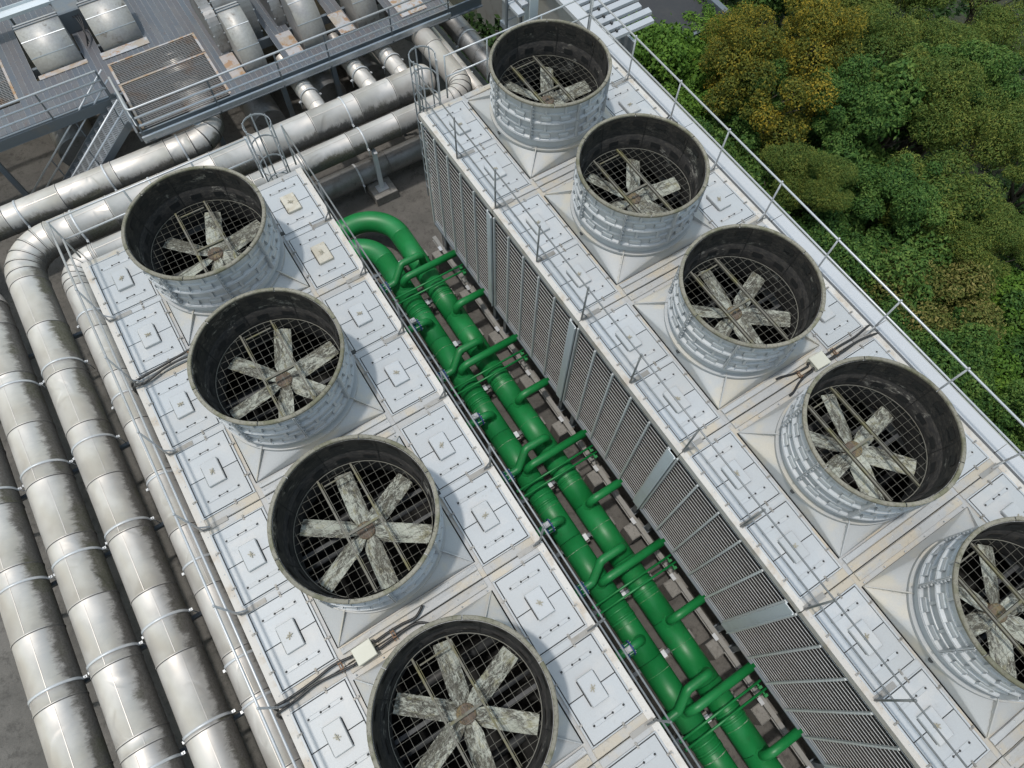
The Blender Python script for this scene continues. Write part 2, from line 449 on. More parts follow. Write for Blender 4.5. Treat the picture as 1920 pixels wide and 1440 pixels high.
# retaining wall with white coping beside the right row
wt = thing('parapet_wall', 'long wall with white metal coping between the right tower row and the trees', 'wall', (9.66, -10, -14.5))
MB().box(-0.16, 0.16, -30, 14, 0, 14.44).build('wall_body', M['wall'], wt)
y = -1.08 + 3.81 * 3
k = 0
proto = None
while y > -27:
    if proto is None:
        proto = MB().prism([(-0.28, -0.12), (-0.25, -0.12), (-0.25, -0.01), (0.12, -0.01), (0.06, -0.14), (0.09, -0.14), (0.09, 0.025), (-0.28, 0.01)], 'y', -3.795, 0).build('coping', M['white'], wt, (0, y + 10, 14.46))
    else: inst(proto, parent=wt, loc=(0, y + 10, 14.46))
    y -= 3.81

# ------------------------------------------------------------------ cooling tower cell
ZB = 6.0       # deck height above the cell's base
PXC = (-2.275, 2.275); PHX = 0.56
PY = ((0.957, 0.845), (-0.923, 0.848))
def make_cell(name, with_slats):
    root = thing(name, '', 'cooling tower', (0, 0, -ZB))
    P = lambda mb, n, m: mb.build(n, m, root, (0, 0, ZB))
    # deck boards round the square fan opening
    mb = MB()
    for s in (-1, 1):
        xs = sorted((s * 1.60, s * 2.84))
        mb.box(xs[0], xs[1], -1.99, 1.99, -0.32, -0.03)
    mb.box(-1.6, 1.6, 1.70, 1.99, -0.32, -0.03); mb.box(-1.6, 1.6, -1.99, -1.62, -0.32, -0.03)
    P(mb, 'deck', M['deck'])
    # cross strips between the panels
    for s in (-1, 1):
        xs = sorted((s * 1.66, s * 2.90))
        P(MB().bevbox(xs[0], xs[1], -0.055, 0.09, -0.028, -0.004, 0.008), 'cross_strip', M['panel'])
        P(MB().bevbox(xs[0], xs[1], -1.985, -1.80, -0.028, -0.008, 0.008), 'cross_strip', M['deck'])
        P(MB().bevbox(xs[0], xs[1], 1.83, 1.985, -0.028, -0.008, 0.008), 'cross_strip', M['deck'])
        # weathered edge flashing with a lip
        xs = sorted((s * 2.87, s * 3.0))
        P(MB().prism([(s * 2.85, -0.03), (s * 3.005, -0.03), (s * 3.005, -0.20), (s * 3.02, -0.20), (s * 3.02, 0.010), (s * 2.86, 0.004)], 'y', -1.99, 1.99), 'edge_flashing', M['cream'])
        if not with_slats: P(MB().box(min(s * 3.003, s * 3.04), max(s * 3.003, s * 3.04), -1.985, 1.985, -0.20, -0.19), 'drip_edge', M['deck'])
    # strip covers along x between the cells (curled thin flashing)
    for i, (y0, y1, z) in enumerate(((-1.99, -1.80, 0.0), (-1.79, -1.655, 0.012), (1.80, 1.985, 0.0))):
        mb = MB(); nx = 12
        for k in range(nx + 1):
            x = -1.55 + 3.1 * k / nx
            w = 0.006 * math.sin(k * 2.1 + i) + 0.004 * math.sin(k * 0.9 + 2 * i)
            for yy, zz in ((y0, z - 0.02), (y0 + 0.01, z + w + 0.006), ((y0 + y1) / 2, z + 0.012), (y1 - 0.01, z - w + 0.006), (y1, z - 0.02)): mb.add((x, yy, zz))
        for k in range(nx):
            for j in range(4): mb.face((k * 5 + j, k * 5 + 5 + j, k * 5 + 6 + j, k * 5 + 1 + j))
        P(mb, 'strip_cover', M['deck'] if i != 1 else M['skirt'])
    # bolts on the deck
    mb = MB()
    for x in (-1.5, -0.9, -0.3, 0.3, 0.9, 1.5):
        for yy in (-1.70, -1.88, 1.74, 1.9): mb.lathe([(0.0, 0.035), (0.014, 0.032), (0.018, 0.0)], 6, cx=x, cy=yy)
    for s in (-1, 1):
        for yy in (-1.8, -1.35, -0.9, -0.4, 0.4, 0.9, 1.35, 1.8): mb.lathe([(0.0, 0.022), (0.013, 0.02), (0.016, 0.0)], 6, cx=s * 2.925, cy=yy)
    o = P(mb, 'bolts', M['galv_bright']); o['kind'] = 'stuff'
    # access panels
    proto_p = None
    for cx in PXC:
        for cy, hy in PY:
            if proto_p is None:
                proto_p = make_panel(root, hy)
                proto_p.location = (cx, cy, ZB)
            else:
                q = copy_tree(proto_p, root); q.location = (cx, cy, ZB)
                q.rotation_euler = (0, 0, 0)
    # skirt: square to round, four flat triangles and four corner cones, then a short collar
    mb = MB(); sxh, syh, rc, zc_ = 1.57, 1.655, 1.535, 0.33
    cor = [(sxh, syh + 0.04), (-sxh, syh + 0.04), (-sxh, -syh + 0.04), (sxh, -syh + 0.04)]
    cp = lambda t, r=rc, z=zc_: (r * math.cos(t), r * math.sin(t), z)
    for k in range(4):
        t0, t1 = k * math.pi / 2, (k + 1) * math.pi / 2
        ci = mb.add((*cor[k], 0.008)); N = 16
        ids = [mb.add(cp(t0 + (t1 - t0) * j / N)) for j in range(N + 1)]
        for j in range(N): mb.face((ci, ids[j + 1], ids[j])[::-1], False)
        c2 = mb.add((*cor[k], 0.008)); c3 = mb.add((*cor[(k + 1) % 4], 0.008)); m_ = mb.add(cp(t1))
        mb.face((c2, c3, m_))
    for k in range(4):
        p, q = cor[k], cor[(k + 1) % 4]
        i = len(mb.v); mb.v += [(*p, 0.008), (*q, 0.008), (*q, -0.03), (*p, -0.03)]; mb.face((i + 3, i + 2, i + 1, i))
    P(mb, 'skirt', M['skirt'])
    P(MB().lathe([(1.53, 0.32), (1.50, 0.40), (1.50, 0.70)], 96), 'stack_collar', M['stave'])
    # corner gussets
    for sx in (-1, 1):
        for sy in (-1, 1):
            cx, cy = 1.57 * sx, 1.655 * sy + 0.04
            d = Vector((cx, cy, 0)).normalized(); w = Vector((-d.y, d.x, 0)) * 0.012
            c0 = Vector((cx, cy, 0.0)) * 0.995; c1 = d * 1.50
            pts = [c0 + Vector((0, 0, 0.02)), c0 + Vector((0, 0, 0.045)), c1 + d * 0.10 + Vector((0, 0, 0.43)), c1 + Vector((0, 0, 0.43)), c1 + Vector((0, 0, 0.30))]
            mb = MB()
            for sg in (-1, 1):
                for p in pts: mb.add(p + w * sg)
            mb.face((0, 1, 2, 3, 4)); mb.face((9, 8, 7, 6, 5))
            for k in range(5): mb.face((k, 5 + k, 5 + (k + 1) % 5, (k + 1) % 5))
            for k in range(4):
                p = c0.lerp(c1 + Vector((0, 0, 0.36)), 0.2 + 0.2 * k)
                mb.obox(p + Vector((0, 0, 0.02)), d, w.normalized(), (0, 0, 1), 0.012, 0.022, 0.012)
            P(mb, 'gusset', M['skirt'])
    # fan stack
    mb = MB().lathe([(1.42, 0.2), (1.385, 0.55), (1.40, 0.95), (1.455, 1.32), (1.468, 1.325), (1.468, 1.34), (1.507, 1.88)], 96)
    stack = P(mb, 'fan_stack', M['liner'])
    # recesses inside the liner (backs of the stiffener blocks)
    mb = MB()
    for k in range(16):
        a = (k + 0.5) * math.pi / 8
        for z0, z1, rr in ((1.05, 1.2, 1.418), (1.62, 1.78, 1.477)):
            mb.lathe([(rr + 0.0, z0), (rr - 0.012, z0 + 0.02), (rr - 0.004, z1)], 3, a - 0.09, a + 0.09, smooth=False)
    for k in range(8):
        a = k * math.pi / 4 + 0.05
        mb.lathe([(1.384, 0.6), (1.392, 0.95), (1.447, 1.32), (1.49, 1.87)], 1, a, a + 0.012, smooth=False)
    mb.build('liner_ridge', M['black'], stack)
    mb = MB()
    a0, a1 = -math.pi / 8, math.pi / 8
    mb.lathe([(1.515, 0.0), (1.515, 0.55)], 10, a0, a1)
    mb.lathe([(1.515, 0.56), (1.575, 0.56), (1.575, 0.54), (1.515, 0.50)], 10, a0 + .004, a1 - .004, smooth=False)
    mb.lathe([(1.515, 0.30), (1.55, 0.285), (1.55, 0.245), (1.515, 0.21)], 10, a0 + .02, a1 - .02, smooth=False)
    mb.lathe([(1.515, 0.05), (1.575, 0.015), (1.575, -0.005), (1.515, -0.005)], 10, a0 + .004, a1 - .004, smooth=False)
    for ac in (-0.16, 0.17):
        mb.lathe([(1.515, 0.215), (1.552, 0.165), (1.557, 0.075), (1.515, 0.03)], 3, ac - 0.085, ac + 0.085, smooth=False)
        for sg in (-0.085, 0.085):
            c, s_ = math.cos(ac + sg), math.sin(ac + sg)
            mb.obox((c * 1.555, s_ * 1.555, 0.125), (c, s_, 0), (-s_, c, 0), (0, 0, 1), 0.026, 0.004, 0.055)
        c, s_ = math.cos(ac), math.sin(ac)
        mb.obox((c * 1.538, s_ * 1.538, 0.40), (c, s_, 0), (-s_, c, 0), (0, 0, 1), 0.022, 0.03, 0.12)
    for a in (a0 + 0.008, a1 - 0.008):
        c, s_ = math.cos(a), math.sin(a)
        mb.obox((c * 1.565, s_ * 1.565, 0.275), (c, s_, 0), (-s_, c, 0), (0, 0, 1), 0.055, 0.008, 0.265)
    for zz in (0.08, 0.2, 0.32, 0.44):
        c, s_ = math.cos(a0 + 0.02), math.sin(a0 + 0.02)
        mb.obox((c * 1.58, s_ * 1.58, zz), (c, s_, 0), (-s_, c, 0), (0, 0, 1), 0.018, 0.022, 0.018)
    st = mb.build('stave', M['stave'], stack, (0, 0, 0.72))
    for tier in (0, 1):
        for k in range(8):
            if tier == 0 and k == 0: st.rotation_euler = (0, 0, 0.3); continue
            inst(st, parent=stack, loc=(0, 0, 0.72 + 0.575 * tier), rz=k * math.pi / 4 + 0.3)
    for z in (0.70, 1.281):
        MB().lathe([(1.50, z - 0.012), (1.585, z - 0.01), (1.585, z + 0.01), (1.50, z + 0.012)], 96, smooth=False).build('flange_ring', M['stave'], stack)
    MB().lathe([(1.50, 0.35), (1.60, 0.335), (1.60, 0.40), (1.50, 0.41)], 96, smooth=False).build('flange_ring', M['skirt'], stack)
    rim = MB().lathe([(1.52, 1.84), (1.522, 1.90), (1.532, 1.915), (1.585, 1.914), (1.603, 1.898), (1.603, 1.85), (1.52, 1.845)], 13, 0.006, math.pi / 3 - 0.006, smooth=False).build('rim_segment', M['rim'], stack)
    for k in range(1, 6): inst(rim, parent=stack, rz=k * math.pi / 3)
    rim.rotation_euler = (0, 0, 0)
    # guard
    gz = 0.93
    mb = MB()
    pitch = 0.175
    k = -8
    while k * pitch < 1.37:
        q = k * pitch + 0.02
        if abs(q) < 1.36:
            h = math.sqrt(1.37 ** 2 - q * q)
            mb.bar((-h, q, gz), (h, q, gz), 0.005, 0.005)
            if abs(abs(q) - 0.37) > 0.05: mb.bar((q, -h, gz + 0.012), (q, h, gz + 0.012), 0.005, 0.005)
        k += 1
    mb.lathe([(1.372, gz - 0.006), (1.385, gz - 0.006), (1.385, gz + 0.008), (1.372, gz + 0.008)], 64, smooth=False)
    g = P(mb, 'fan_guard', M['wire'])
    for s in (-0.37, 0.37):
        h = math.sqrt(1.38 ** 2 - s * s)
        MB().box(s - 0.02, s + 0.02, -h, h, gz - 0.03, gz + 0.03).box(s + 0.042, s + 0.052, -h * 0.93, h * 0.93, gz, gz + 0.035).build('guard_beam', M['guardbeam'], g)
    MB().box(-0.34, 0.34, -0.025, 0.025, gz - 0.02, gz + 0.035).build('guard_beam', M['guardbeam'], g)
    MB().box(-0.30, 0.30, 1.13, 1.16, gz, gz + 0.03).build('guard_beam', M['guardbeam'], g)
    # fan
    fan = MB().lathe([(0.0, 0.09), (0.165, 0.09), (0.185, 0.075), (0.19, 0.0), (0.22, -0.02), (0.22, -0.10)], 24).build('fan', M['hub'], root, (0, 0, ZB + 0.55))
    mb = MB()
    for k in range(10):
        a = k * math.pi / 5; mb.lathe([(0, 0.11), (0.014, 0.108), (0.014, 0.085)], 6, cx=0.135 * math.cos(a), cy=0.135 * math.sin(a))
    mb.lathe([(0, 0.12), (0.035, 0.118), (0.04, 0.085)], 12)
    mb.build('hub_bolt', M['guardbeam'], fan)['kind'] = 'stuff'
    mb = MB(); NS = 14
    sect = [(-0.5, 0.0), (-0.25, 0.024), (0.1, 0.026), (0.5, 0.0), (0.1, -0.008), (-0.25, -0.006)]
    for k in range(NS + 1):
        f = k / NS; r = 0.10 + 1.24 * f
        ch = 0.22 + 0.19 * min(1, f / 0.22) - 0.03 * f
        if k == NS: ch *= 0.96
        tw = R_(25 - 13 * f)
        for c, z in sect:
            yy, zz = c * ch, z * 1.0
            mb.add((r, yy * math.cos(tw) - zz * math.sin(tw), yy * math.sin(tw) + zz * math.cos(tw)))
    L = len(sect)
    for k in range(NS):
        for j in range(L): mb.face((k * L + j, k * L + (j + 1) % L, k * L + L + (j + 1) % L, k * L + L + j), False)
    mb.face([NS * L + j for j in range(L)]); mb.face([j for j in range(L)][::-1])
    bl = mb.build('blade', M['blade'], fan, (0, 0, 0.0))
    for k in range(1, 6): inst(bl, parent=fan, rz=k * math.pi / 3)
    # plenum with shaft and distribution pipes in the dark below the fan
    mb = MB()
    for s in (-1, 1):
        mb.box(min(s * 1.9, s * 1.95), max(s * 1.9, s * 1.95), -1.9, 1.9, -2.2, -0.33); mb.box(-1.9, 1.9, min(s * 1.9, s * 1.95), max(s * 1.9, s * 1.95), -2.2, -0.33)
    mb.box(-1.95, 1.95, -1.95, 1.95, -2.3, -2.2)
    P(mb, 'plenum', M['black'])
    mb = MB().tube([(-1.6, 0.0, 0.25), (1.7, 0.0, 0.25)], 0.05, 10)
    P(mb, 'drive_shaft', M['darksteel'])
    P(MB().box(-0.2, 0.2, -0.25, 0.25, 0.0, 0.42).box(-1.45, 1.45, -0.33, -0.25, 0.05, 0.17).box(-1.45, 1.45, 0.25, 0.33, 0.05, 0.17), 'gearbox', M['darksteel'])
    for yy in (-0.95, 0.95): P(MB().tube([(-1.8, yy, -0.9), (1.8, yy, -0.9)], 0.10, 12), 'spray_pipe', M['darksteel'])
    # casing
    mb = MB()
    mb.box(-2.82, 2.82, -1.985, -1.93, -4.83, -0.33); mb.box(-2.82, 2.82, 1.93, 1.985, -4.83, -0.33)
    mb.box(-2.85, 2.85, -1.985, 1.985, -5.0, -4.84)
    P(mb, 'casing', M['wall'])
    # louvres
    def slat_mesh(sg):
        return [(sg * 2.97, -0.006), (sg * 2.97, 0.003), (sg * 2.962, 0.004), (sg * 2.962, -0.005)]
    zs = [-4.74 + 0.168 * k for k in range(27)]
    sides = (-1,) if with_slats else ()
    for sg in sides:
        sl = None; MB2 = MB()
        for z in zs:
            if sl is None: sl = MB().prism(slat_mesh(sg), 'y', -1.70, 1.98).build('louver_slat', M['slat'], root, (0, 0, ZB + z))
            else: inst(sl, parent=root, loc=(0, 0, ZB + z))
            MB2.prism([(sg * 2.90, -0.012 + z), (sg * 2.90, 0.0 + z), (sg * 2.78, 0.055 + z), (sg * 2.78, 0.045 + z)], 'y', -1.70, 1.98)
        P(MB2, 'louver_blade', M['fill'])['kind'] = 'stuff'
        mu = None
        for k in range(6):
            yy = 1.98 - 0.735 * k
            if mu is None: mu = MB().box(sg * 2.99 - 0.025, sg * 2.99 + 0.025, -0.024, 0.024, -4.83, -0.33).build('mullion', M['mullion'], root, (0, yy, ZB))
            else: inst(mu, parent=root, loc=(0, yy, ZB))
        P(MB().box(-3.05, -3.03, -1.99, -1.72, -4.86, -0.31).box(-3.03, -2.95, -1.75, -1.72, -4.86, -0.31).box(-3.09, -3.03, -1.99, -1.965, -4.86, -0.31), 'column', M['steelchannel'])
        P(MB().box(-3.03, -2.8, -1.99, 1.985, -4.90, -4.84), 'louver_sill', M['steelblue'])
        mb = MB(); nn = 60
        for k in range(nn + 1):
            yy = -1.7 + 3.65 * k / nn; xx = -2.70 + 0.06 * math.sin(k * 1.9) + 0.04 * math.sin(k * 0.7)
            mb.add((xx, yy, -4.83)); mb.add((xx + 0.05 * math.sin(k * 0.45), yy, -2.6)); mb.add((xx, yy, -0.34))
        for k in range(nn):
            for j in range(2): mb.face((k * 3 + j, k * 3 + 3 + j, k * 3 + 4 + j, k * 3 + 1 + j), True)
        P(mb, 'fill_pack', M['fill'])
    if not with_slats:
        for sg in (-1, 1):
            mb = MB()
            for z in zs: mb.prism([(p, q + z) for p, q in slat_mesh(sg)], 'y', -1.96, 1.96)
            o = P(mb, 'louver_bank', M['slat']); o['kind'] = 'stuff'
    else:
        P(MB().box(2.82, 2.90, -1.985, 1.985, -4.83, -0.33), 'side_wall', M['wall'])
    lg = None
    for sx in (-2.85, 0, 2.85):
        for sy in (-1.85, 1.5):
            if lg is None: lg = MB().box(-0.06, 0.06, -0.075, 0.075, 0.0, 0.98).box(-0.11, 0.11, -0.11, 0.11, 0, 0.02).build('leg', M['steelblue'], root, (sx, sy, 0.0))
            else: inst(lg, parent=root, loc=(sx, sy, 0.0))
    return root

def make_panel(root, hy):
    hx = PHX
    fr = MB()
    w = 0.045
    for a in ((-hx - w, hx + w, -hy - 0.028, -hy + 0.0), (-hx - w, hx + w, hy, hy + 0.028)): fr.bevbox(a[0], a[1], a[2], a[3], -0.03, 0.008, 0.006)
    fr.bevbox(-hx - w, -hx, -hy + 0.001, hy - 0.001, -0.03, 0.012, 0.008); fr.bevbox(hx, hx + w, -hy + 0.001, hy - 0.001, -0.03, 0.012, 0.008)
    p = fr.build('access_panel', M['panel'], root)
    MB().box(-hx, hx, -hy, hy, -0.03, -0.018).build('gasket', M['gasket'], p)
    g = 0.021
    # two lids meeting along a seam, each cut back round the hatch
    hxh, hyh = 0.21, 0.315
    for s in (-1, 1):
        mb = MB()
        if s > 0: poly = [(-hx + g, g / 2), (-hxh, g / 2), (-hxh, 0.26), (hxh, 0.26), (hxh, g / 2), (hx - g, g / 2), (hx - g, hy - g), (-hx + g, hy - g)]
        else: poly = [(-hx + g, -hy + g), (hx - g, -hy + g), (hx - g, -g / 2), (hxh, -g / 2), (hxh, -0.26), (-hxh, -0.26), (-hxh, -g / 2), (-hx + g, -g / 2)]
        mb.prism(poly, 'z', -0.02, 0.012)
        mb.build('lid', M['panel'], p)
    MB().bevbox(-hxh + g, hxh - g, -hyh + g, hyh - g, -0.015, 0.095, 0.014).build('hatch', M['panel'], p)
    mb = MB().lathe([(0, 0.135), (0.016, 0.13), (0.018, 0.09)], 8)
    for a in (0.35, 1.5, 2.5):
        d = Vector((math.cos(a), math.sin(a), 0)); mb.obox((0, 0, 0.108 + a * 0.006), d, (-d.y, d.x, 0), (0, 0, 1), 0.075 if a != 1.5 else 0.045, 0.010, 0.005)
    mb.build('cleat', M['cleat'], p)
    for s in (-1, 1):
        MB().bevbox(-0.37, 0.37, s * 0.56 - 0.042, s * 0.56 + 0.042, 0.0, 0.026, 0.008).build('batten', M['panel'], p)
        mb = MB()
        for x in (-0.345, -0.09, 0.09, 0.345): mb.lathe([(0, 0.042), (0.018, 0.04), (0.026, 0.024)], 8, cx=x, cy=s * 0.56)
        mb.bar((-0.09, s * 0.56, 0.034), (0.09, s * 0.56, 0.034), 0.008, 0.008)
        mb.build('knob', M['gasket'], p)['kind'] = 'stuff'
    cl = None
    for (x, y, r) in ((-hx - 0.03, 0.42, 0), (-hx - 0.03, -0.42, 0), (hx + 0.03, 0.42, 0), (hx + 0.03, -0.42, 0), (0.15, hy + 0.01, math.pi / 2), (0.15, -hy - 0.01, math.pi / 2)):
        if cl is None: cl = MB().box(-0.06, 0.06, -0.02, 0.02, 0.0, 0.022).lathe([(0, 0.045), (0.012, 0.043), (0.014, 0.02)], 6).build('clip', M['plate'], p, (x, y, 0.004))
        else: inst(cl, parent=p, loc=(x, y, 0.004), rz=r)
    return p

RX, LX, CY0 = 6.255, -3.461, -2.54
protoR = make_cell('cooling_tower', True)
protoL = make_cell('cooling_tower', False)
LBL_R = ['white cooling tower at far end of right row, nearest the white fin screen',
         'second white cooling tower from the far end of the right row',
         'third white cooling tower of right row, just beyond the cream junction box',
         'fourth white cooling tower of right row, wide dark drum nearer than the junction box',
         'white cooling tower of right row with drum cut by the right picture edge',
         'nearest cooling tower of right row, only deck edge and louvers at the bottom']
LBL_L = ['white cooling tower at far end of left row, beside the silver pipe elbows',
         'second white cooling tower from the far end of the left row',
         'third white cooling tower of left row, six blades in view, beyond the junction box',
         'fourth white cooling tower of left row, big drum at the bottom edge',
         'nearest cooling tower of left row, only a deck corner at the bottom edge']
ROT_R = [57, 53, 22, 10, 50, 30]
ROT_L = [12, 8, 25, 20, 40]
def setfan(root, deg):
    for c in root.children:
        if c.name.startswith('fan') and not c.name.startswith('fan_'): c.rotation_euler = (0, 0, R_(deg))
for k in range(6):
    o = protoR if k == 0 else copy_tree(protoR)
    o.location = (RX, CY0 - 4 * k, -ZB)
    tag(o, LBL_R[k], 'cooling tower', 'cooling towers in two rows'); setfan(o, ROT_R[k])
for k in range(5):
    o = protoL if k == 0 else copy_tree(protoL)
    o.location = (LX, CY0 + 0.04 - 4 * k, -ZB - 0.075)
    tag(o, LBL_L[k], 'cooling tower', 'cooling towers in two rows'); setfan(o, ROT_L[k])

# ------------------------------------------------------------------ railings on the decks
def railing(label, x, ys, inward, ztop=1.42, back=None, z0=0.0, bright=False):
    """posts at ys along x; inward = +1/-1 side of the foot plates; back = list of x for posts round the far end"""
    t = thing('railing', label, 'railing', (x, ys[0], z0))
    post = None
    for y in ys:
        if post is None:
            mb = MB().tube([(0, 0, 0), (0, 0, 1.44)], 0.024, 8)
            mb.lathe([(0, 1.475), (0.022, 1.465), (0.03, 1.44), (0.03, 1.41)], 8)
            mb.bar((0.0, 0, 0.30), (inward * 0.16, 0, 0.03), 0.03, 0.02)
            post = mb.build('post', M['galv_bright' if bright else 'railgrey'], t, (0, 0, 0))
            plate = MB().box(min(0, inward * 0.55), max(0, inward * 0.55), -0.055, 0.055, 0.002, 0.014).box(min(0, inward * 0.2), max(0, inward * 0.2), -0.02, 0.02, 0.014, 0.03).build('foot_plate', M['plate'], t, (0, 0, 0))
        else:
            inst(post, parent=t, loc=(0, y - ys[0], 0)); inst(plate, parent=t, loc=(0, y - ys[0], 0))
    for zr in (1.40, 0.78 if bright else 0.72):
        MB().tube([(0, 0.0 if not back else back[0][1] - ys[0], zr), (0, ys[-1] - ys[0] - 0.5, zr)], 0.026 if bright else 0.020, 8).build('rail', M['galv_bright' if bright else 'railgrey'], t, (-inward * 0.0, 0, 0))
    if back:
        for bx, by in back:
            MB().tube([(bx - x, by - ys[0], 0), (bx - x, by - ys[0], 1.42)], 0.024, 8).build('post', M['galv'], t)
        for zr in ((1.40, 0.72) if len(back) > 1 else ()):
            MB().tube([(b[0] - x, b[1] - ys[0], zr) for b in back], 0.024, 8).build('rail', M['galv_bright'], t)
    return t
ysR = [-2.53 - 2.0 * k for k in range(-0, 11)]
railing('railing on the right row facing the trees, long rails above the white coping', 9.15, [-0.5] + ysR, -1, back=[(9.15, -0.42), (7.4, -0.42), (5.6, -0.42), (4.25, -0.42)], bright=True)
railing('railing on the right row along the deck edge above the louvers', 3.33, ysR, 1, back=[(3.36, -0.45)])
railing('railing on the left row along the deck edge above the silver pipes', -6.42, [y + 0.02 for y in ysR[:10]], 1, back=[(-6.42, -0.30), (-4.6, -0.30), (-2.9, -0.30), (-1.45, -0.30)], z0=-0.075, bright=True)
railing('railing on the left row along the deck edge above the green pipes', -0.50, [y + 0.02 for y in ysR[:10]], -1, back=[(-0.50, -0.35)], z0=-0.075)

# ------------------------------------------------------------------ caged ladders on the back of both rows
def ladder(label, x, y, ztop):
    t = thing('caged_ladder', label, 'ladder', (x, y, GZ))
    H = ztop - GZ
    for s in (-0.23, 0.23): MB().box(s - 0.012, s + 0.012, 0.06, 0.12, 0, H).build('stringer', M['galv'], t)
    z = 0.4; r = None
    while z < 6.9:
        if r is None: r = MB().tube([(-0.23, 0.09, 0), (0.23, 0.09, 0)], 0.013, 6).build('rung', M['galv'], t, (0, 0, z))
        else: inst(r, parent=t, loc=(0, 0, z))
        z += 0.3
    hp = None; z = H - 0.05
    def arc(n, rad=0.36): return [(rad * math.cos(a), 0.48 + rad * 1.05 * math.sin(a), 0) for a in [math.pi * 1.25 - (math.pi * 1.5) * k / n for k in range(n + 1)]]
    while z > 2.4:
        pts = [(-0.23, 0.10, 0)] + arc(14) + [(0.23, 0.10, 0)]
        if hp is None:
            mb = MB()
            for a, b in zip(pts[:-1], pts[1:]): mb.bar(a, b, 0.009, 0.05)
            hp = mb.build('hoop', M['galv'], t, (0, 0, z))
        else: inst(hp, parent=t, loc=(0, 0, z))
        z -= 0.72
    v = None
    for a in (200, 150, 90, 30, -20):
        px, py = 0.353 * math.cos(R_(a)), 0.48 + 0.353 * 1.05 * math.sin(R_(a))
        MB().box(px - 0.02, px + 0.02, py - 0.005, py + 0.005, 2.4, H).build('cage_bar', M['galv'], t)
ladder('caged ladder on the back of the left row, rising above its far right corner', -1.02, -0.46, 1.35)
ladder('caged ladder on the back of the right row, rising above its far left corner', 3.80, -0.46, 1.35)

# ------------------------------------------------------------------ cables and junction boxes on the decks
def cable(label, pts, r=0.028, grp=None):
    # smooth the polyline
    P = [Vector(p) for p in pts]; out = []
    for i in range(len(P) - 1):
        p0 = P[max(0, i - 1)]; p1 = P[i]; p2 = P[i + 1]; p3 = P[min(len(P) - 1, i + 2)]
        for k in range(6):
            t = k / 6
            out.append(0.5 * ((2 * p1) + (p2 - p0) * t + (2 * p0 - 5 * p1 + 4 * p2 - p3) * t * t + (3 * p1 - p0 - 3 * p2 + p3) * t ** 3))
    out.append(P[-1])
    mb = MB(); c = Vector(P[0])
    mb.tube([p - c for p in out], r, 8)
    o = mb.build('cable', M['cable'], None, c)
    return tag(o, label, 'cable', grp)
def clamp(label, x, y, z):
    mb = MB()
    for s in (-0.028, 0.028): mb.box(s - 0.01, s + 0.01, -0.13, 0.13, 0.0, 0.014)
    for s in (-0.06, 0.06): mb.box(-0.04, 0.04, s - 0.012, s + 0.012, 0.014, 0.062)
    return tag(mb.build('cable_clamp', M['rust'], None, (x, y, z)), label, 'clamp')
def jbox(label, x, y, z, rz):
    t = thing('junction_box', label, 'junction box', (x, y, z), rz)
    MB().bevbox(-0.20, 0.20, -0.17, 0.17, 0.03, 0.15, 0.01).build('box_body', M['box'], t)
    MB().bevbox(-0.205, 0.205, -0.175, 0.175, 0.152, 0.175, 0.012).build('box_lid', M['box'], t)
    for sx in (-1, 1):
        for sy in (-0.08, 0.08): MB().tube([(sx * 0.20, sy, 0.07), (sx * 0.27, sy, 0.07)], 0.03, 8).build('gland', M['gasket'], t)
YL1, YL3 = -4.50, -12.50
z = 0.0
for i, dy in enumerate((0.045, -0.06)):
    nm = ('farther', 'nearer')[i]
    cable('%s black cable across the strip beside the second left drum' % nm, [(-6.55, YL1 + dy, z - .35), (-6.50, YL1 + dy, z + 0.0), (-6.2, YL1 + dy * 1.6, z + .03), (-5.7, YL1 + dy * .8 + .07, z + .04), (-5.3, YL1 + dy * 1.1 + .1, z + .04), (-4.9, YL1 + dy * 2 + .08, z + .05), (-4.3, YL1 + dy * 2, z + .05)])
    cable('%s black cable from the left row edge to its junction box' % nm, [(-6.58, YL3 + dy * 1.5 - .05, z - .4), (-6.52, YL3 + dy * 1.3, z - .02), (-6.2, YL3 + dy, z + .03), (-5.7, YL3 + dy * .7 + .04, z + .04), (-5.25, YL3 + dy * 1.6 + .05, z + .05), (-4.87, YL3 + dy * 1.6, z + .06)])
    cable('%s black cable from the left junction box towards the fourth drum' % nm, [(-4.35, YL3 + dy * 1.5, z + .07), (-4.05, YL3 + dy * 1.5 + .02, z + .05), (-3.75, YL3 + dy * 1.2 + .03, z + .04), (-3.45, YL3 + dy * 1.2, z + .04), (-3.22, YL3 + dy * 4.2 - .01, z + .04)])
    cable('%s black cable from the right row edge to its junction box' % nm, [(9.35, YL3 + dy * 2.6 - .02, z - .1), (9.2, YL3 + dy * 2.4, z + .02), (8.7, YL3 + dy * 1.2, z + .04), (8.2, YL3 + dy * 1.5, z + .05), (7.72, YL3 + dy * 1.4, z + .07)])
    cable('%s short black cable from the right junction box onto the strip' % nm, [(7.18, YL3 + dy * 1.4, z + .07), (6.95, YL3 + dy * 1.6, z + .04), (6.72, YL3 + dy * 2.4, z + .03), (6.45, YL3 + dy * 4.2, z + .03), (6.3, YL3 + dy * 4.6, z + .03)])
    cable('%s black cable loop at the right row edge under the second railing post' % nm, [(9.36, -4.5 + dy * 3, z - .2), (9.3, -4.5 + dy * 3, z + .04), (9.1, -4.52 + dy * 2, z + .07), (8.7, -4.52 + dy, z + .04), (8.2, -4.52 + dy, z + .04)])
clamp('rusty cable clamp beside the second left drum', -5.08, YL1 + .05, z + .02)
clamp('rusty cable clamp left of the left junction box', -5.12, YL3 + .03, z + .02)
clamp('rusty cable clamp right of the left junction box', -3.98, YL3 + .0, z + .02)
clamp('rusty cable clamp left of the right junction box', 6.86, YL3, z + .02)
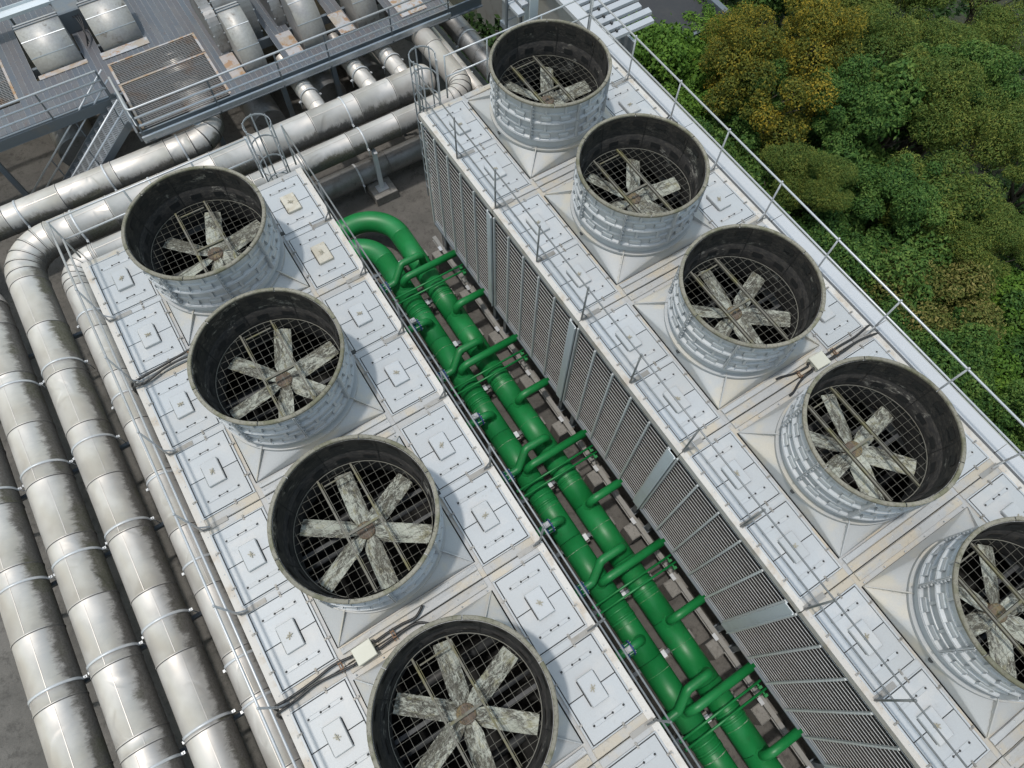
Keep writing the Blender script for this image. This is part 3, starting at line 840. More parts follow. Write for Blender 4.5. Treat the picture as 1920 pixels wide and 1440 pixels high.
clamp('rusty cable clamp right of the right junction box', 8.0, YL3, z + .02)
jbox('cream junction box on the left row strip between the third and fourth drums', -4.61, YL3 + 0.0, 0.0, R_(2))
jbox('cream junction box on the right row strip between the third and fourth drums', 7.45, YL3 + 0.02, 0.0, R_(-2))

# ------------------------------------------------------------------ green header pipes
def arc_xy(cx, cy, z, r, a0, a1, n=14):
    return [(cx + r * math.cos(a0 + (a1 - a0) * k / n), cy + r * math.sin(a0 + (a1 - a0) * k / n), z) for k in range(n + 1)]
def bend(pts, rad, n=7):
    """polyline with rounded corners"""
    P = [Vector(p) for p in pts]; out = [P[0]]
    for i in range(1, len(P) - 1):
        a = (P[i - 1] - P[i]).normalized(); b = (P[i + 1] - P[i]).normalized()
        ang = a.angle(b); d = rad / math.tan(ang / 2)
        p0 = P[i] + a * d; p1 = P[i] + b * d
        c = P[i] + (a + b).normalized() * (rad / math.sin(ang / 2))
        v0 = p0 - c; v1 = p1 - c; tot = v0.angle(v1)
        ax = v0.cross(v1).normalized()
        for k in range(n + 1): out.append(c + Matrix.Rotation(tot * k / n, 3, ax) @ v0)
    out.append(P[-1])
    return out
GZC, GR = -5.75, 0.375
G1X, G2X, PIT = 1.20, 2.20, 3.88
def header(label, x, ycorner, R):
    t = thing('header_pipe', label, 'pipe', (x, -10, GZ))
    T = lambda pts: [Vector(p) - Vector((x, -10, GZ)) for p in pts]
    # body in spools
    ysp = [ycorner - R - 0.05]
    while ysp[-1] > -25: ysp.append(ysp[-1] - PIT / 2)
    MB().tube(T([(x, ysp[0], GZC)] + arc_xy(x - R, ycorner - R, GZC, R, 0, math.pi / 2, 18) + [(x - R - 3, ycorner, GZC)]), GR, 32).build('elbow', M['green'], t)
    sp = None
    for a, b in zip(ysp[:-1], ysp[1:]):
        if sp is None: sp = MB().tube([(0, 0, 0), (0, b - a + 0.012, 0)], GR, 32).build('spool', M['green'], t, T([(x, a, GZC)])[0])
        else: inst(sp, parent=t, loc=T([(x, a, GZC)])[0])
    return t, T
hdr1, T1 = header('left green header pipe, curving under the left row at its far end', G1X, 0.55, 1.0)
hdr2, T2 = header('right green header pipe, wide bend at the far end, next to the louvers', G2X, 1.5, 1.3)
br = 0.125
def addbands(t, T, x, ys, mat, w=0.02, dr=0.008, nm='seam_band'):
    o = None
    for y in ys:
        p = T([(x, y, GZC)])[0]
        if o is None: o = MB().tube([(0, -w, 0), (0, w, 0)], GR + dr, 32).build(nm, mat, t, p)
        else: inst(o, parent=t, loc=p)
for k in range(6):
    y0 = -2.0 - PIT * k
    # long branch from header 1 over header 2 to the louvers
    def mk(t, T, pts, name, rad=0.24):
        return MB().tube(T(bend(pts, rad)), br, 16).build(name, M['green'], t)
    zc = -4.95
    if k == 0:
        A = mk(hdr1, T1, [(G1X, y0, GZC), (G1X, y0, zc), (3.3, y0, zc)], 'long_branch', 0.27)
        B = mk(hdr2, T2, [(G2X, y0 - 1.83, GZC), (G2X, y0 - 1.83, zc), (3.3, y0 - 1.83, zc)], 'short_branch', 0.27)
        Cc = mk(hdr1, T1, [(G1X, y0 - 1.80, GZC), (G1X, y0 - 1.80, zc - .05), (0.0, y0 - 1.80, zc - .05)], 'valve_branch', 0.27)
        D = mk(hdr2, T2, [(G2X, y0 + 0.48, GZC), (G2X, y0 + 0.48, zc + .12), (1.42, y0 + 0.48, zc + .12), (0.95, y0 + 0.15, zc - 0.22), (0.0, y0 + 0.13, zc - 0.30)], 'offset_branch', 0.22)
        sd = {}
        for nm, t, T, xx, yy in (('long', hdr1, T1, G1X, y0), ('short', hdr2, T2, G2X, y0 - 1.83), ('valve', hdr1, T1, G1X, y0 - 1.80), ('off', hdr2, T2, G2X, y0 + 0.48)):
            mb = MB().lathe([(0.20, GR - 0.06), (0.165, GR + 0.0), (0.14, GR + 0.04), (0.125, GR + 0.06)], 20)
            sd[nm] = (mb.build('saddle', M['green'], t, T([(xx, yy, GZC)])[0]), t)
        base = [A, B, Cc, D] + [v[0] for v in sd.values()]
    else:
        for o in base: c = inst(o); c.location = Vector(o.location) + Vector((0, -PIT * k, 0))
    # reducers / expansion rings and pale seam bands
for (t, T, x, off, nm) in ((hdr1, T1, G1X, 0.0, 1), (hdr2, T2, G2X, 0.25, 2)):
    ys = []
    for k in range(6):
        for dy in (-0.85, -1.05, -1.12): ys.append(-2.0 - PIT * k + dy + off)
    addbands(t, T, x, ys, M['green'], 0.028, 0.014, 'collar')
    addbands(t, T, x, [-2.0 - PIT * k - 1.28 + off for k in range(6)], M['seal'], 0.012, 0.004, 'seam_band')
    addbands(t, T, x, [-2.0 - PIT * k - 2.75 + off for k in range(6)], M['seal'], 0.008, 0.003, 'seam_band')
# valves on the left branches
def valve(k, x, y, zc, act, label):
    t = thing('valve', label, 'valve', (x, y, zc), 0)
    for s in (-0.09, 0.09):
        MB().tube([(s - 0.018, 0, 0), (s + 0.018, 0, 0)], 0.215, 20).build('flange', M['blue'], t)
    MB().tube([(-0.07, 0, 0), (0.07, 0, 0)], 0.19, 20).build('body', M['green'], t)
    mb = MB()
    for j in range(8):
        a = j * math.pi / 4
        mb.tube([(-0.15, 0.175 * math.cos(a), 0.175 * math.sin(a)), (0.15, 0.175 * math.cos(a), 0.175 * math.sin(a))], 0.018, 6)
    mb.build('bolt', M['galv_bright'], t)
    if act:
        MB().tube([(0, 0, 0.15), (0, 0, 0.36)], 0.035, 10).build('stem', M['galv'], t)
        MB().bevbox(-0.16, 0.02, -0.07, 0.09, 0.34, 0.46, 0.02).tube([(-0.07, 0.01, 0.46), (-0.07, 0.01, 0.50)], 0.05, 12).build('actuator', M['white'], t)
vl = ['farthest', 'second farthest', 'third farthest', 'fourth farthest', 'nearest hidden']
for k in range(4):
    y0 = -2.0 - PIT * k
    valve(k, 0.72, y0 - 1.80, -5.0, True, '%s blue bolted valve with pale actuator on a short green branch' % vl[k])
    valve(k, 0.58, y0 + 0.14, -5.21, False, '%s blue bolted flange joint on a bent green branch' % vl[k])
# thin twin pipes
for k in range(6):
    y0 = -2.0 - PIT * k - 0.42
    for j, dy in enumerate((0, -0.23)):
        w = ['first', 'second', 'third', 'fourth', 'fifth', 'sixth'][k]
        c = Vector((0.6, y0 + dy, -5.15))
        t = thing('thin_pipe', '%s thin green pipe of the %s pair from the far end, crossing both headers' % (('farther', 'nearer')[j], w), 'pipe', c, 0, 'thin green pipes across the headers')
        MB().tube([(-0.02, 0, 0), (2.72, 0, 0)], 0.034, 10).tube([(-0.05, 0, 0), (0.02, 0, 0)], 0.048, 10).build('pipe_run', M['green'], t)
        MB().tube([(2.55, 0, 0.0), (2.55, -0.12, 0), (2.55, -0.12, -0.1)], 0.03, 8).box(2.5, 2.6, -0.16, -0.09, -0.06, 0.06).build('valve_end', M['green'], t)
# steel cross supports and concrete blocks under the headers
ORD = ['first','second','third','fourth','fifth','sixth','seventh','eighth','ninth','tenth','eleventh','twelfth','thirteenth','fourteenth']
k = 0
y = -0.6
while y > -24:
    t = thing('pipe_support', ORD[k] + ' steel cross beam from the far end under the green headers' , 'support', (1.7, y, GZ), 0, 'cross beams under the green headers')
    MB().box(-1.25, 1.0, -0.06, 0.06, 0.55, 0.66).build('beam', M['steelblue'], t)
    for x in (-1.1, 0.0, 0.95): MB().box(x - 0.12, x + 0.12, -0.15, 0.15, 0, 0.55).build('block', M['pier'], t)
    MB().box(-0.06, 0.08, -0.1, 0.1, 0.665, 0.70).build('clip_plate', M['galv_bright'], t)
    y -= PIT / 2; k += 1
# base beam and piers below the louvres
t = thing('base_beam', 'pale steel base beam along the foot of the right row, carried by concrete piers', 'beam', (3.22, -12, -5.85))
MB().box(-0.07, 0.07, -14, 11.6, 0.0, 0.02).box(-0.012, 0.012, -14, 11.6, -0.16, 0.0).box(-0.07, 0.07, -14, 11.6, -0.18, -0.16).build('beam_body', M['plate'], t)
for yy in range(14): MB().box(-0.13, -0.02, 10.9 - 1.94 * yy, 11.1 - 1.94 * yy, 0.021, 0.05).build('clip_plate', M['galv_bright'], t)
pr = None
pnames = ['first', 'second', 'third', 'fourth', 'fifth', 'sixth', 'seventh', 'eighth', 'ninth', 'tenth', 'eleventh']
for k in range(11):
    y = -1.1 - 1.96 * k
    if pr is None: pr = MB().bevbox(-0.38, 0.2, -0.24, 0.24, 0, 0.79, 0.03).build('concrete_pier', M['pier'], None, (3.22, y, GZ))
    else: pr = inst(pr, loc=(3.22, y, GZ))
    tag(pr, '%s concrete pier from the far end under the right row, beside the green pipes' % pnames[k], 'pier', 'concrete piers below the louvers')

# ------------------------------------------------------------------ silver jacketed pipes
class Jacket:
    """path = list of (point list, [is elbow]); side = world vector of the weather side"""
    def __init__(s, name, label, r, side, mat='clad', wz=0.06):
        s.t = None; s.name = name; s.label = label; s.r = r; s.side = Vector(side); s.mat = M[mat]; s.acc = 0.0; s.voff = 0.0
    def root(s, p):
        s.o = Vector((p[0], p[1], GZ)); s.t = thing(s.name, s.label, 'pipe', s.o)
    def ring(s, mb, p, d, r, n, u):
        up = Vector((0, 0, 1)); up = (up - d * up.dot(d)).normalized()
        sd = d.cross(up)
        # weather side turns with the pipe: right-hand side of the travel direction
        base = len(mb.v)
        for j in range(n + 1):
            a = math.pi * 2 * (j / n - 0.5)
            mb.v.append(tuple(p - s.o + (up * math.cos(a) + sd * math.sin(a)) * r))
        return base
    def section(s, pts, n=40, lap=True, seam=None, nm='jacket_section'):
        pts = [Vector(p) for p in pts]
        mb = MB()
        L = [0]
        for a, b in zip(pts[:-1], pts[1:]): L.append(L[-1] + (b - a).length)
        ds = []
        for i in range(len(pts)):
            if i == 0: d = pts[1] - pts[0]
            elif i == len(pts) - 1: d = pts[i] - pts[i - 1]
            else: d = (pts[i + 1] - pts[i]).normalized() + (pts[i] - pts[i - 1]).normalized()
            ds.append(d.normalized())
        rings = []
        prof = [(0, 0.0)] + [(i, 0.0) for i in range(1, len(pts) - 1)] + [(len(pts) - 1, 0.0)]
        e0, e1 = pts[0], pts[-1]
        P = []
        P.append((e0 - ds[0] * 0.0, ds[0], s.r, L[0]))
        for i in range(1, len(pts) - 1): P.append((pts[i], ds[i], s.r, L[i]))
        if lap:
            P.append((e1 - ds[-1] * 0.05, ds[-1], s.r, L[-1] - .05)); P.append((e1 - ds[-1] * 0.044, ds[-1], s.r + 0.016, L[-1] - .042)); P.append((e1 - ds[-1] * 0.024, ds[-1], s.r + 0.014, L[-1] - .02)); P.append((e1 - ds[-1] * 0.018, ds[-1], s.r + 0.004, L[-1] - .01))
        P.append((e1, ds[-1], s.r + (0.003 if lap else 0), L[-1]))
        for p, d, r, l in P: rings.append((s.ring(mb, p, d, r, n, l), l))
        sgn = s.sgn
        for qi, ((b0, l0), (b1, l1)) in enumerate(zip(rings[:-1], rings[1:])):
            mb.cur = 1 if (lap and qi >= len(rings) - 3) else 0
            for j in range(n):
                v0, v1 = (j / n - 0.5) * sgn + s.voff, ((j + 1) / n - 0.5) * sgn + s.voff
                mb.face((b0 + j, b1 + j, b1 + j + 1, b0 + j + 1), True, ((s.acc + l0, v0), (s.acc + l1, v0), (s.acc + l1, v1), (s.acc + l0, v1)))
        mb.cur = 0
        if seam is not None and len(pts) == 2:
            d = ds[0]; up = Vector((0, 0, 1)); sd = d.cross(up); a = seam * 2 * math.pi * sgn
            rad = up * math.cos(a) + sd * math.sin(a); tan = d.cross(rad)
            mid = (e0 + e1) / 2 - s.o + rad * (s.r + 0.002)
            i0 = len(mb.f)
            mb.obox(mid, d, tan, rad, (e1 - e0).length / 2 - 0.06, 0.007, 0.005)
            for q in range(i0, len(mb.f)): mb.uv[q] = ((s.acc, seam),) * 4
        s.acc += L[-1]
        return mb.build(nm, [s.mat, M['joint']], s.t, uv=True)
    def straight(s, a, b, cuts, sgn=None, seam=0.03):
        a, b = Vector(a), Vector(b)
        if s.t is None: s.root(a)
        d = (b - a).normalized(); tot = (b - a).length
        c = sorted(q for q in cuts if 0.05 < q < tot - 0.05)
        e = [0] + c + [tot]
        for i, (p, q) in enumerate(zip(e[:-1], e[1:])):
            s.section([a + d * p, a + d * q], seam=seam + random.uniform(-0.05, 0.04))
    def elbow(s, pts, gores=5):
        m = len(pts) - 1
        for g in range(gores):
            i0, i1 = round(m * g / gores), round(m * (g + 1) / gores)
            s.section(pts[i0:i1 + 1], nm='elbow_gore', lap=True)
    def strap(s, p, d, beamdrop=True, ear=True):
        p, d = Vector(p) - s.o, Vector(d).normalized()
        up = Vector((0, 0, 1)); sd = d.cross(up)
        mb = MB(); n = 28
        for j in range(n + 1):
            a = math.pi * (j / n - 0.5) * 1.08
            rad = up * math.cos(a) + sd * math.sin(a)
            for dd, rr in ((-0.035, 0.002), (-0.035, 0.022), (0.035, 0.022), (0.035, 0.002)): mb.add(p + d * dd + rad * (s.r + rr))
        for j in range(n):
            for q in range(3): mb.face((j * 4 + q, j * 4 + 4 + q, j * 4 + 5 + q, j * 4 + 1 + q), q == 1)
        for sg in (-1, 1):
            c = p + sd * sg * (s.r + 0.055) - up * 0.08
            mb.obox(c, sd, d, up, 0.06, 0.035, 0.012)
            mb.tube([c + up * 0.05, c - up * (s.r * 0.9)], 0.014, 6)
            mb.tube([c + up * 0.012, c + up * 0.045], 0.028, 6)
        mb.build('strap', M['strap'], s.t)

YEND = -25.0
# pipe with the rounded cap in the middle: runs along the back of both rows, then turns along the left row
g = Jacket('silver_pipe', 'thick silver pipe with a rounded end cap, bent along the left row', 0.555, (1, 0, 0))
g.sgn = 1
zB = -3.95; yB = 4.70; xg = -9.05; Rg = 1.15
g.root((xg, yB, zB))
dome = [(5.85 + 0.42 * math.sin(k * math.pi / 16), 0.555 * math.cos(k * math.pi / 16)) for k in range(8, -1, -1)]
mb = MB(); nn = 40; base = []
for xx, rr in dome:
    b = len(mb.v); base.append(b)
    for j in range(nn):
        a = 2 * math.pi * j / nn
        mb.v.append((xx - g.o.x, yB - g.o.y - max(rr, 0.002) * math.sin(a), zB - g.o.z + max(rr, 0.002) * math.cos(a)))
for b0, b1 in zip(base[:-1], base[1:]):
    for j in range(nn): mb.face((b0 + j, b1 + j, b1 + (j + 1) % nn, b0 + (j + 1) % nn), True, ((0, 0.1 * math.sin(j)),) * 4)
mb.build('end_cap', g.mat, g.t, uv=True)
g.sgn = -1
cutsB = [5.85 - q for q in (4.5, 3.08, 1.3, -0.5, -2.3, -4.1, -5.9, -7.2)]
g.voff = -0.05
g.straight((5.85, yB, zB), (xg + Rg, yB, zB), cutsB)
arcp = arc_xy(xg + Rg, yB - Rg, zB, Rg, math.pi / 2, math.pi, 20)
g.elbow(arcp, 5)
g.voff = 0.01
g.straight((xg, yB - Rg, zB), (xg, YEND, zB), [yB - Rg - q for q in (3.14, 1.28, -0.6, -2.49, -4.29, -6.05, -7.8, -9.6, -11.52, -13.3, -15.1, -17, -19, -21, -23)])
for x in (2.63, -0.95, -4.4, -7.0): g.strap((x, yB, zB), (-1, 0, 0))
for yy in (-0.2, -3.02, -5.8, -8.6, -11.39, -14.2, -17): g.strap((xg, yy, zB), (0, -1, 0))
# the three inlet stubs from beneath the walkway
for i, x in enumerate((1.97, 4.10, 5.45)):
    b = Jacket('silver_branch_pipe', ['left', 'middle', 'right'][i] + ' one of three short silver pipes joining the capped pipe from under the walkway', 0.34, (0, 0, 1)); b.sgn = 1
    zz = -4.25
    b.straight((x, yB + 0.3, zz + 0.05), (x, yB + 4.2, zz - 0.2), [0.75, 2.0, 3.2])
    b.strap((x, yB + 1.75, zz), (0, -1, 0))
# thinner pipe in front of it
c = Jacket('silver_pipe', 'slimmer silver pipe running close along the left row, bent at both ends', 0.42, (1, 0, 0)); c.sgn = -1
zC, yC, xd, Rc = -4.08, 3.39, -7.80, 0.78
xr = 7.02
c.root((xd, yC, zC))
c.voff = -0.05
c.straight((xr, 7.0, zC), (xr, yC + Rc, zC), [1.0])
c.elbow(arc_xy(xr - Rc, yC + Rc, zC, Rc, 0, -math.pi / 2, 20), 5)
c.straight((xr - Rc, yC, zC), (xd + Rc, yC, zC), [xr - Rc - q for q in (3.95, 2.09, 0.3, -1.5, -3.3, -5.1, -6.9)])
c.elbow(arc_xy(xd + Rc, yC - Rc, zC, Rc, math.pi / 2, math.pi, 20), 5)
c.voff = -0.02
c.straight((xd, yC - Rc, zC), (xd, YEND, zC), [yC - Rc - q for q in (2.3, 0.55, -1.2, -3.0, -4.8, -6.6, -8.4, -10.2, -11.4, -13.2, -15, -17, -19, -21)])
for x in (2.61, -1.05, -4.6): c.strap((x, yC, zC), (-1, 0, 0))
for yy in (1.2, -2.0, -4.9, -7.6, -10.4, -11.5, -14.2): c.strap((xd, yy, zC), (0, -1, 0))
# square duct transition at the top of it
t = thing('duct_transition', 'square dark sheet metal duct tapering into the slim silver pipe', 'duct', (xr, 7.0, zC))
mb = MB(); A = []; n = 32
for k in range(n):
    a = 2 * math.pi * k / n; c_, s_ = math.cos(a), math.sin(a); q = 1 / max(abs(c_), abs(s_))
    mb.add((0.42 * c_, 0.0, 0.42 * s_)); mb.add((0.5 * c_ * q, 0.75, 0.45 * s_ * q)); mb.add((0.5 * c_ * q, 2.2, 0.45 * s_ * q))
for k in range(n):
    a, b = 3 * k, 3 * ((k + 1) % n)
    for j in range(2): mb.face((a + j, a + j + 1, b + j + 1, b + j))
mb.build('duct_body', M['clad_dull'], t)
# far pipe elbowing under the walkway
a = Jacket('silver_pipe', 'silver pipe farthest from the towers, pale sticker on its elbow', 0.49, (0, -1, 0)); a.sgn = 1
zA, yA, xa, Ra = -4.42, 6.68, -1.62, 0.95
a.root((-6, yA, zA))
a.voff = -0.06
a.straight((-24, yA, zA), (xa - Ra, yA, zA), [-q + 0 for q in ()] + [24 + q for q in (-9.02, -7.2, -5.3, -3.4)] + [3, 6, 9, 12])
a.elbow(arc_xy(xa - Ra, yA + Ra, zA, Ra, -math.pi / 2, 0, 20), 4)
a.straight((xa, yA + Ra, zA), (xa, 11, zA), [1.2])
for x in (-8.58, -5.6, -2.95): a.strap((x, yA, zA), (1, 0, 0))
MB().lathe([(0, 0.012), (0.15, 0.006), (0.15, -0.01)], 24).build('sticker', M['sticker'], a.t, Vector((xa - 0.45, yA + 0.36, zA + 0.485)) - a.o)
# outer left pipes
b = Jacket('silver_pipe', 'thick silver pipe between two others at the lower left, bent at its far end', 0.58, (1, 0, 0)); b.sgn = -1
zb, xb, Rb = -3.93, -10.42, 1.1
b.root((xb, -8, zb))
b.straight((-22, 4.05, zb), (xb - Rb, 4.05, zb), [2, 4, 6, 8, 9.6])
b.sgn = 1
b.elbow(arc_xy(xb - Rb, 4.05 - Rb, zb, Rb, math.pi / 2, 0, 20), 5)
b.sgn = -1
b.straight((xb, 4.05 - Rb, zb), (xb, YEND, zb), [4.05 - Rb - q for q in (2.0, 0.1, -1.72, -3.55, -5.4, -7.2, -9.0, -10.82, -11.12, -13, -15, -17, -19, -21, -23)])
for yy in (-0.25, -3.07, -5.9, -8.7, -11.6, -14.4): b.strap((xb, yy, zb), (0, -1, 0))
q = Jacket('silver_pipe', 'outermost thick silver pipe at the lower left, its far part leaving the picture', 0.58, (1, 0, 0)); q.sgn = -1
q.root((-11.84, -10, zb))
q.straight((-11.84, 8, zb), (-11.84, YEND, zb), [8 - p for p in (6, 4, 2, 0.1, -1.75, -3.6, -5.45, -7.28, -9.12, -10.9, -12.7, -14.5, -16.3, -18)])
for yy in (-0.3, -3.1, -5.9, -8.73, -11.5, -14.3): q.strap((-11.84, yy, zb), (0, -1, 0))
# low dull pipe
d = Jacket('dull_pipe', 'low dull grey pipe near the floor under the slim silver pipe', 0.44, (0, -1, 0), 'clad_dull'); d.sgn = 1
d.root((2, 3.72, -6.0))
d.straight((-7.6, 3.72, -6.02), (11.5, 3.72, -6.02), [7.6 + p for p in (-5, -3, -1.4, 0.45, 2.2, 3.45, 5, 7, 9)])
d.strap((2.2, 3.72, -6.02), (1, 0, 0)); d.strap((-1.6, 3.72, -6.02), (1, 0, 0))
for (x, y0, y1, z, r, lab) in ((7.75, 2.7, 8.2, -4.75, 0.27, 'plain silver pipe running beside the duct towards the right row'), (9.05, 4.6, 13, -5.1, 0.46, 'wide dull pipe with white strap in the dark corner beyond the right row')):
    e = Jacket('silver_branch_pipe' if r < .4 else 'dull_pipe', lab, r, (0, 0, 1), 'clad' if r < .4 else 'clad_dull'); e.sgn = 1
    e.straight((x, y0, z), (x, y1, z), [1.2, 2.6, 4.0, 5.5])
    e.strap((x, y0 + 2.3, z), (0, 1, 0))
# stanchion on a footing in front of the low pipe
t = thing('pipe_stanchion', 'steel post on a concrete footing holding the slim silver pipe, beside the green bend', 'support', (2.83, 3.05, GZ))
MB().bevbox(-0.46, 0.46, -0.42, 0.42, 0, 0.40, 0.02).build('footing', M['pier'], t)
MB().box(-0.22, 0.22, -0.18, 0.18, 0.402, 0.42).build('base_plate', M['galv_bright'], t)
MB().box(-0.08, 0.08, -0.06, -0.045, 0.42, 2.28).box(-0.08, -0.065, -0.045, 0.06, 0.42, 2.28).box(0.065, 0.08, -0.045, 0.06, 0.42, 2.28).build('post', M['steelchannel'], t)
MB().box(-0.07, 0.07, -0.12, 1.9, 2.282, 2.36).build('arm', M['galv'], t)
MB().box(-0.06, 0.06, -0.2, -0.06, 2.362, 2.38).build('clip_plate', M['galv_bright'], t)
# trestles carrying the pipes along the left row
k = 0
for yy in (1.3, -3.05, -5.85, -8.65, -11.45, -14.25, -17):
    k += 1
    t = thing('pipe_trestle', ORD[k - 1] + ' steel trestle from the far end under the pipes along the left row', 'support', (-9.8, yy, GZ), 0, 'trestles under the silver pipes')
    MB().box(-2.9, 2.5, -0.05, 0.05, 2.12, 2.26).build('beam', M['steelblue'], t)
    for x in (-2.8, -1.3, 0.05, 1.45, 2.4): MB().box(x - 0.05, x + 0.05, -0.05, 0.05, 0.0, 2.12).build('leg', M['steelblue'], t)
for x, w_ in ((-0.95, 'middle'), (-4.4, 'left'), (5.0, 'right')):
    t = thing('pipe_trestle', w_ + ' one of three steel trestles under the silver pipes behind the rows', 'support', (x, 4.1, GZ), 0, 'trestles behind the tower rows')
    MB().box(-0.05, 0.05, -1.2, 1.3, 2.12, 2.26).build('beam', M['steelblue'], t)
    for y in (-1.15, 1.2): MB().box(-0.05, 0.05, y - 0.05, y + 0.05, 0.0, 2.12).build('leg', M['steelblue'], t)
# kerb blocks seen between the pipes
kb = None
for k in range(9):
    y = 0.2 - 1.95 * k
    if kb is None: kb = MB().bevbox(-0.16, 0.16, -0.86, 0.86, 0, 0.2, 0.03).build('kerb_block', M['pier'], None, (-8.45, y, GZ))
    else: kb = inst(kb, loc=(-8.45, y, GZ))
    tag(kb, ORD[k] + ' weathered concrete kerb block from the far end between the silver pipes', 'kerb', 'kerb blocks between the silver pipes')
tag(MB().bevbox(-0.2, 0.2, -2.1, 2.1, 0, 0.12, 0.02).build('kerb_beam', M['pier'], None, (-13.2, -8.2, GZ)), 'pale concrete beam lying on the floor left of the silver pipes', 'kerb')
t = thing('floor_drain', 'dark slotted drain grating in the floor at the lower left corner', 'drain', (-12.9, -11.2, GZ))
for k in range(40): MB().box(-1.6 + 0.085 * k, -1.56 + 0.085 * k, -0.2, 0.2, 0.0, 0.03).build('drain_bar', M['darksteel'], t) if k == 0 else None
dbar = [c for c in t.children][0]
for k in range(1, 40): inst(dbar, parent=t, loc=(0.085 * k, 0, 0))
MB().box(-1.7, 1.9, -0.22, 0.22, 0.003, 0.006).build('drain_bed', M['gasket'], t)

# ------------------------------------------------------------------ walkway platform at the back
PZ = -3.5
t = thing('walkway', 'blue grey steel walkway platform behind the silver pipes', 'walkway', (0, 10, PZ))
YL, YR, XS, XE = 9.35, 7.10, -3.95, 8.3
OPEN = [(-6.2, -4.35, 11.3, 14.6), (-3.85, -2.12, 11.1, 14.6), (-3.80, -0.55, 7.1, 10.85), (0.2, 1.75, 7.75, 12.4), (2.6, 4.1, 7.75, 12.4), (4.8, 6.2, 7.75, 12.4), (-11.0, -7.05, 10.6, 13.3)]
def plank_mesh(L): return MB().prism([(0.006, -0.03), (0.194, -0.03), (0.194, 0.006), (0.188, 0.006), (0.188, -0.002), (0.012, -0.002), (0.012, 0.006), (0.006, 0.006)], 'y', 0, L)
x = -16.0
nseg = 0
while x < XE - 0.1:
    yf = YL if x < XS else YR
    cuts = [(o[2], o[3]) for o in OPEN if o[0] < x + 0.1 < o[1]]
    segs = []; cur = yf
    for a0, a1 in sorted(cuts):
        if a0 - cur > 0.05: segs.append((cur, a0))
        cur = max(cur, a1)
    segs.append((cur, 22.0))
    for a0, a1 in segs:
        mb = plank_mesh(a1 - a0)
        mb.mi = [1 if len(f) == 4 and any(abs(mb.v[i][2] - 0.006) < 1e-6 for i in f) and all(mb.v[i][2] > -0.01 for i in f) else 0 for f in mb.f]
        mb.build('plank', [M['plank'], M['plankedge']], t, (x, a0 - 10, 0)); nseg += 1
    x += 0.2
# edge beams
MB().box(-16, XS - 0.02, YL - 10 - 0.10, YL - 10 - 0.02, -0.40, 0.0).box(-16, XS - 0.02, YL - 10 - 0.16, YL - 10 - 0.10, -0.42, -0.40).build('edge_beam', M['steelblue'], t)
MB().box(XS, 9.8, YR - 10 - 0.08, YR - 10 - 0.02, -0.36, 0.02).box(XS, 9.8, YR - 10 - 0.18, YR - 10 - 0.08, -0.38, -0.35).build('edge_beam', M['steelblue'], t)
MB().box(XS, XE, YR - 10 - 0.30, YR - 10 - 0.22, -0.20, -0.02).build('fascia_channel', M['galv'], t)
MB().box(XS - 0.10, XS - 0.03, YR - 10, YL - 10, -0.38, 0.02).build('edge_beam', M['steelblue'], t)
MB().box(XE - 0.02, XE + 0.06, YR - 10, 12, -0.38, 0.02).build('edge_beam', M['steelblue'], t)
for yy in (9.2, 12, 15, 18): MB().box(-16, XE, yy - 10, yy - 10 + 0.12, -0.40, -0.05).build('floor_beam', M['steelblue'], t)
for (x, y) in ((-8.72, 9.35), (-13, 9.35), (-1.55, 7.35), (1.3, 7.3), (3.35, 7.3), (6.9, 7.2), (-3.7, 9.5)):
    MB().box(x - 0.09, x + 0.09, y - 10.09, y - 9.91, GZ - PZ, -0.4).box(x - 0.2, x + 0.2, y - 10.2, y - 9.8, GZ - PZ, GZ - PZ + 0.03).build('column', M['steelblue'], t)
# open bar grating set into the platform
def bargrate(x0, x1, y0, y1, dy=0.065):
    mb = MB(); y = y0
    while y < y1: mb.box(x0, x1, y - 10 - 0.011, y - 10 + 0.011, -0.03, 0.0); y += dy
    x = x0 + 0.12
    while x < x1: mb.box(x - 0.004, x + 0.004, y0 - 10, y1 - 10, -0.012, -0.002); x += 0.12
    o = mb.build('bar_grating', M['bargrate'], t); o['kind'] = 'stuff'
    MB().box(x0 - 0.09, x0 - 0.005, y0 - 10, y1 - 10, -0.04, 0.012).box(x1 + 0.005, x1 + 0.09, y0 - 10, y1 - 10, -0.04, 0.012).box(x0 - 0.09, x1 + 0.09, y1 - 10 + 0.01, y1 - 10 + 0.08, -0.04, 0.014).build('grating_frame', M['rustplate'], t)
    MB().box(x0, x1, (y0 + y1) / 2 - 10 - 0.03, (y0 + y1) / 2 - 10 + 0.03, -0.2, -0.035).build('grating_bearer', M['rust'], t)
bargrate(-3.72, -0.62, 7.2, 9.55, 0.085); bargrate(-3.72, -0.62, 9.68, 10.75, 0.085)
bargrate(-10.9, -7.1, 10.7, 13.2, 0.085)
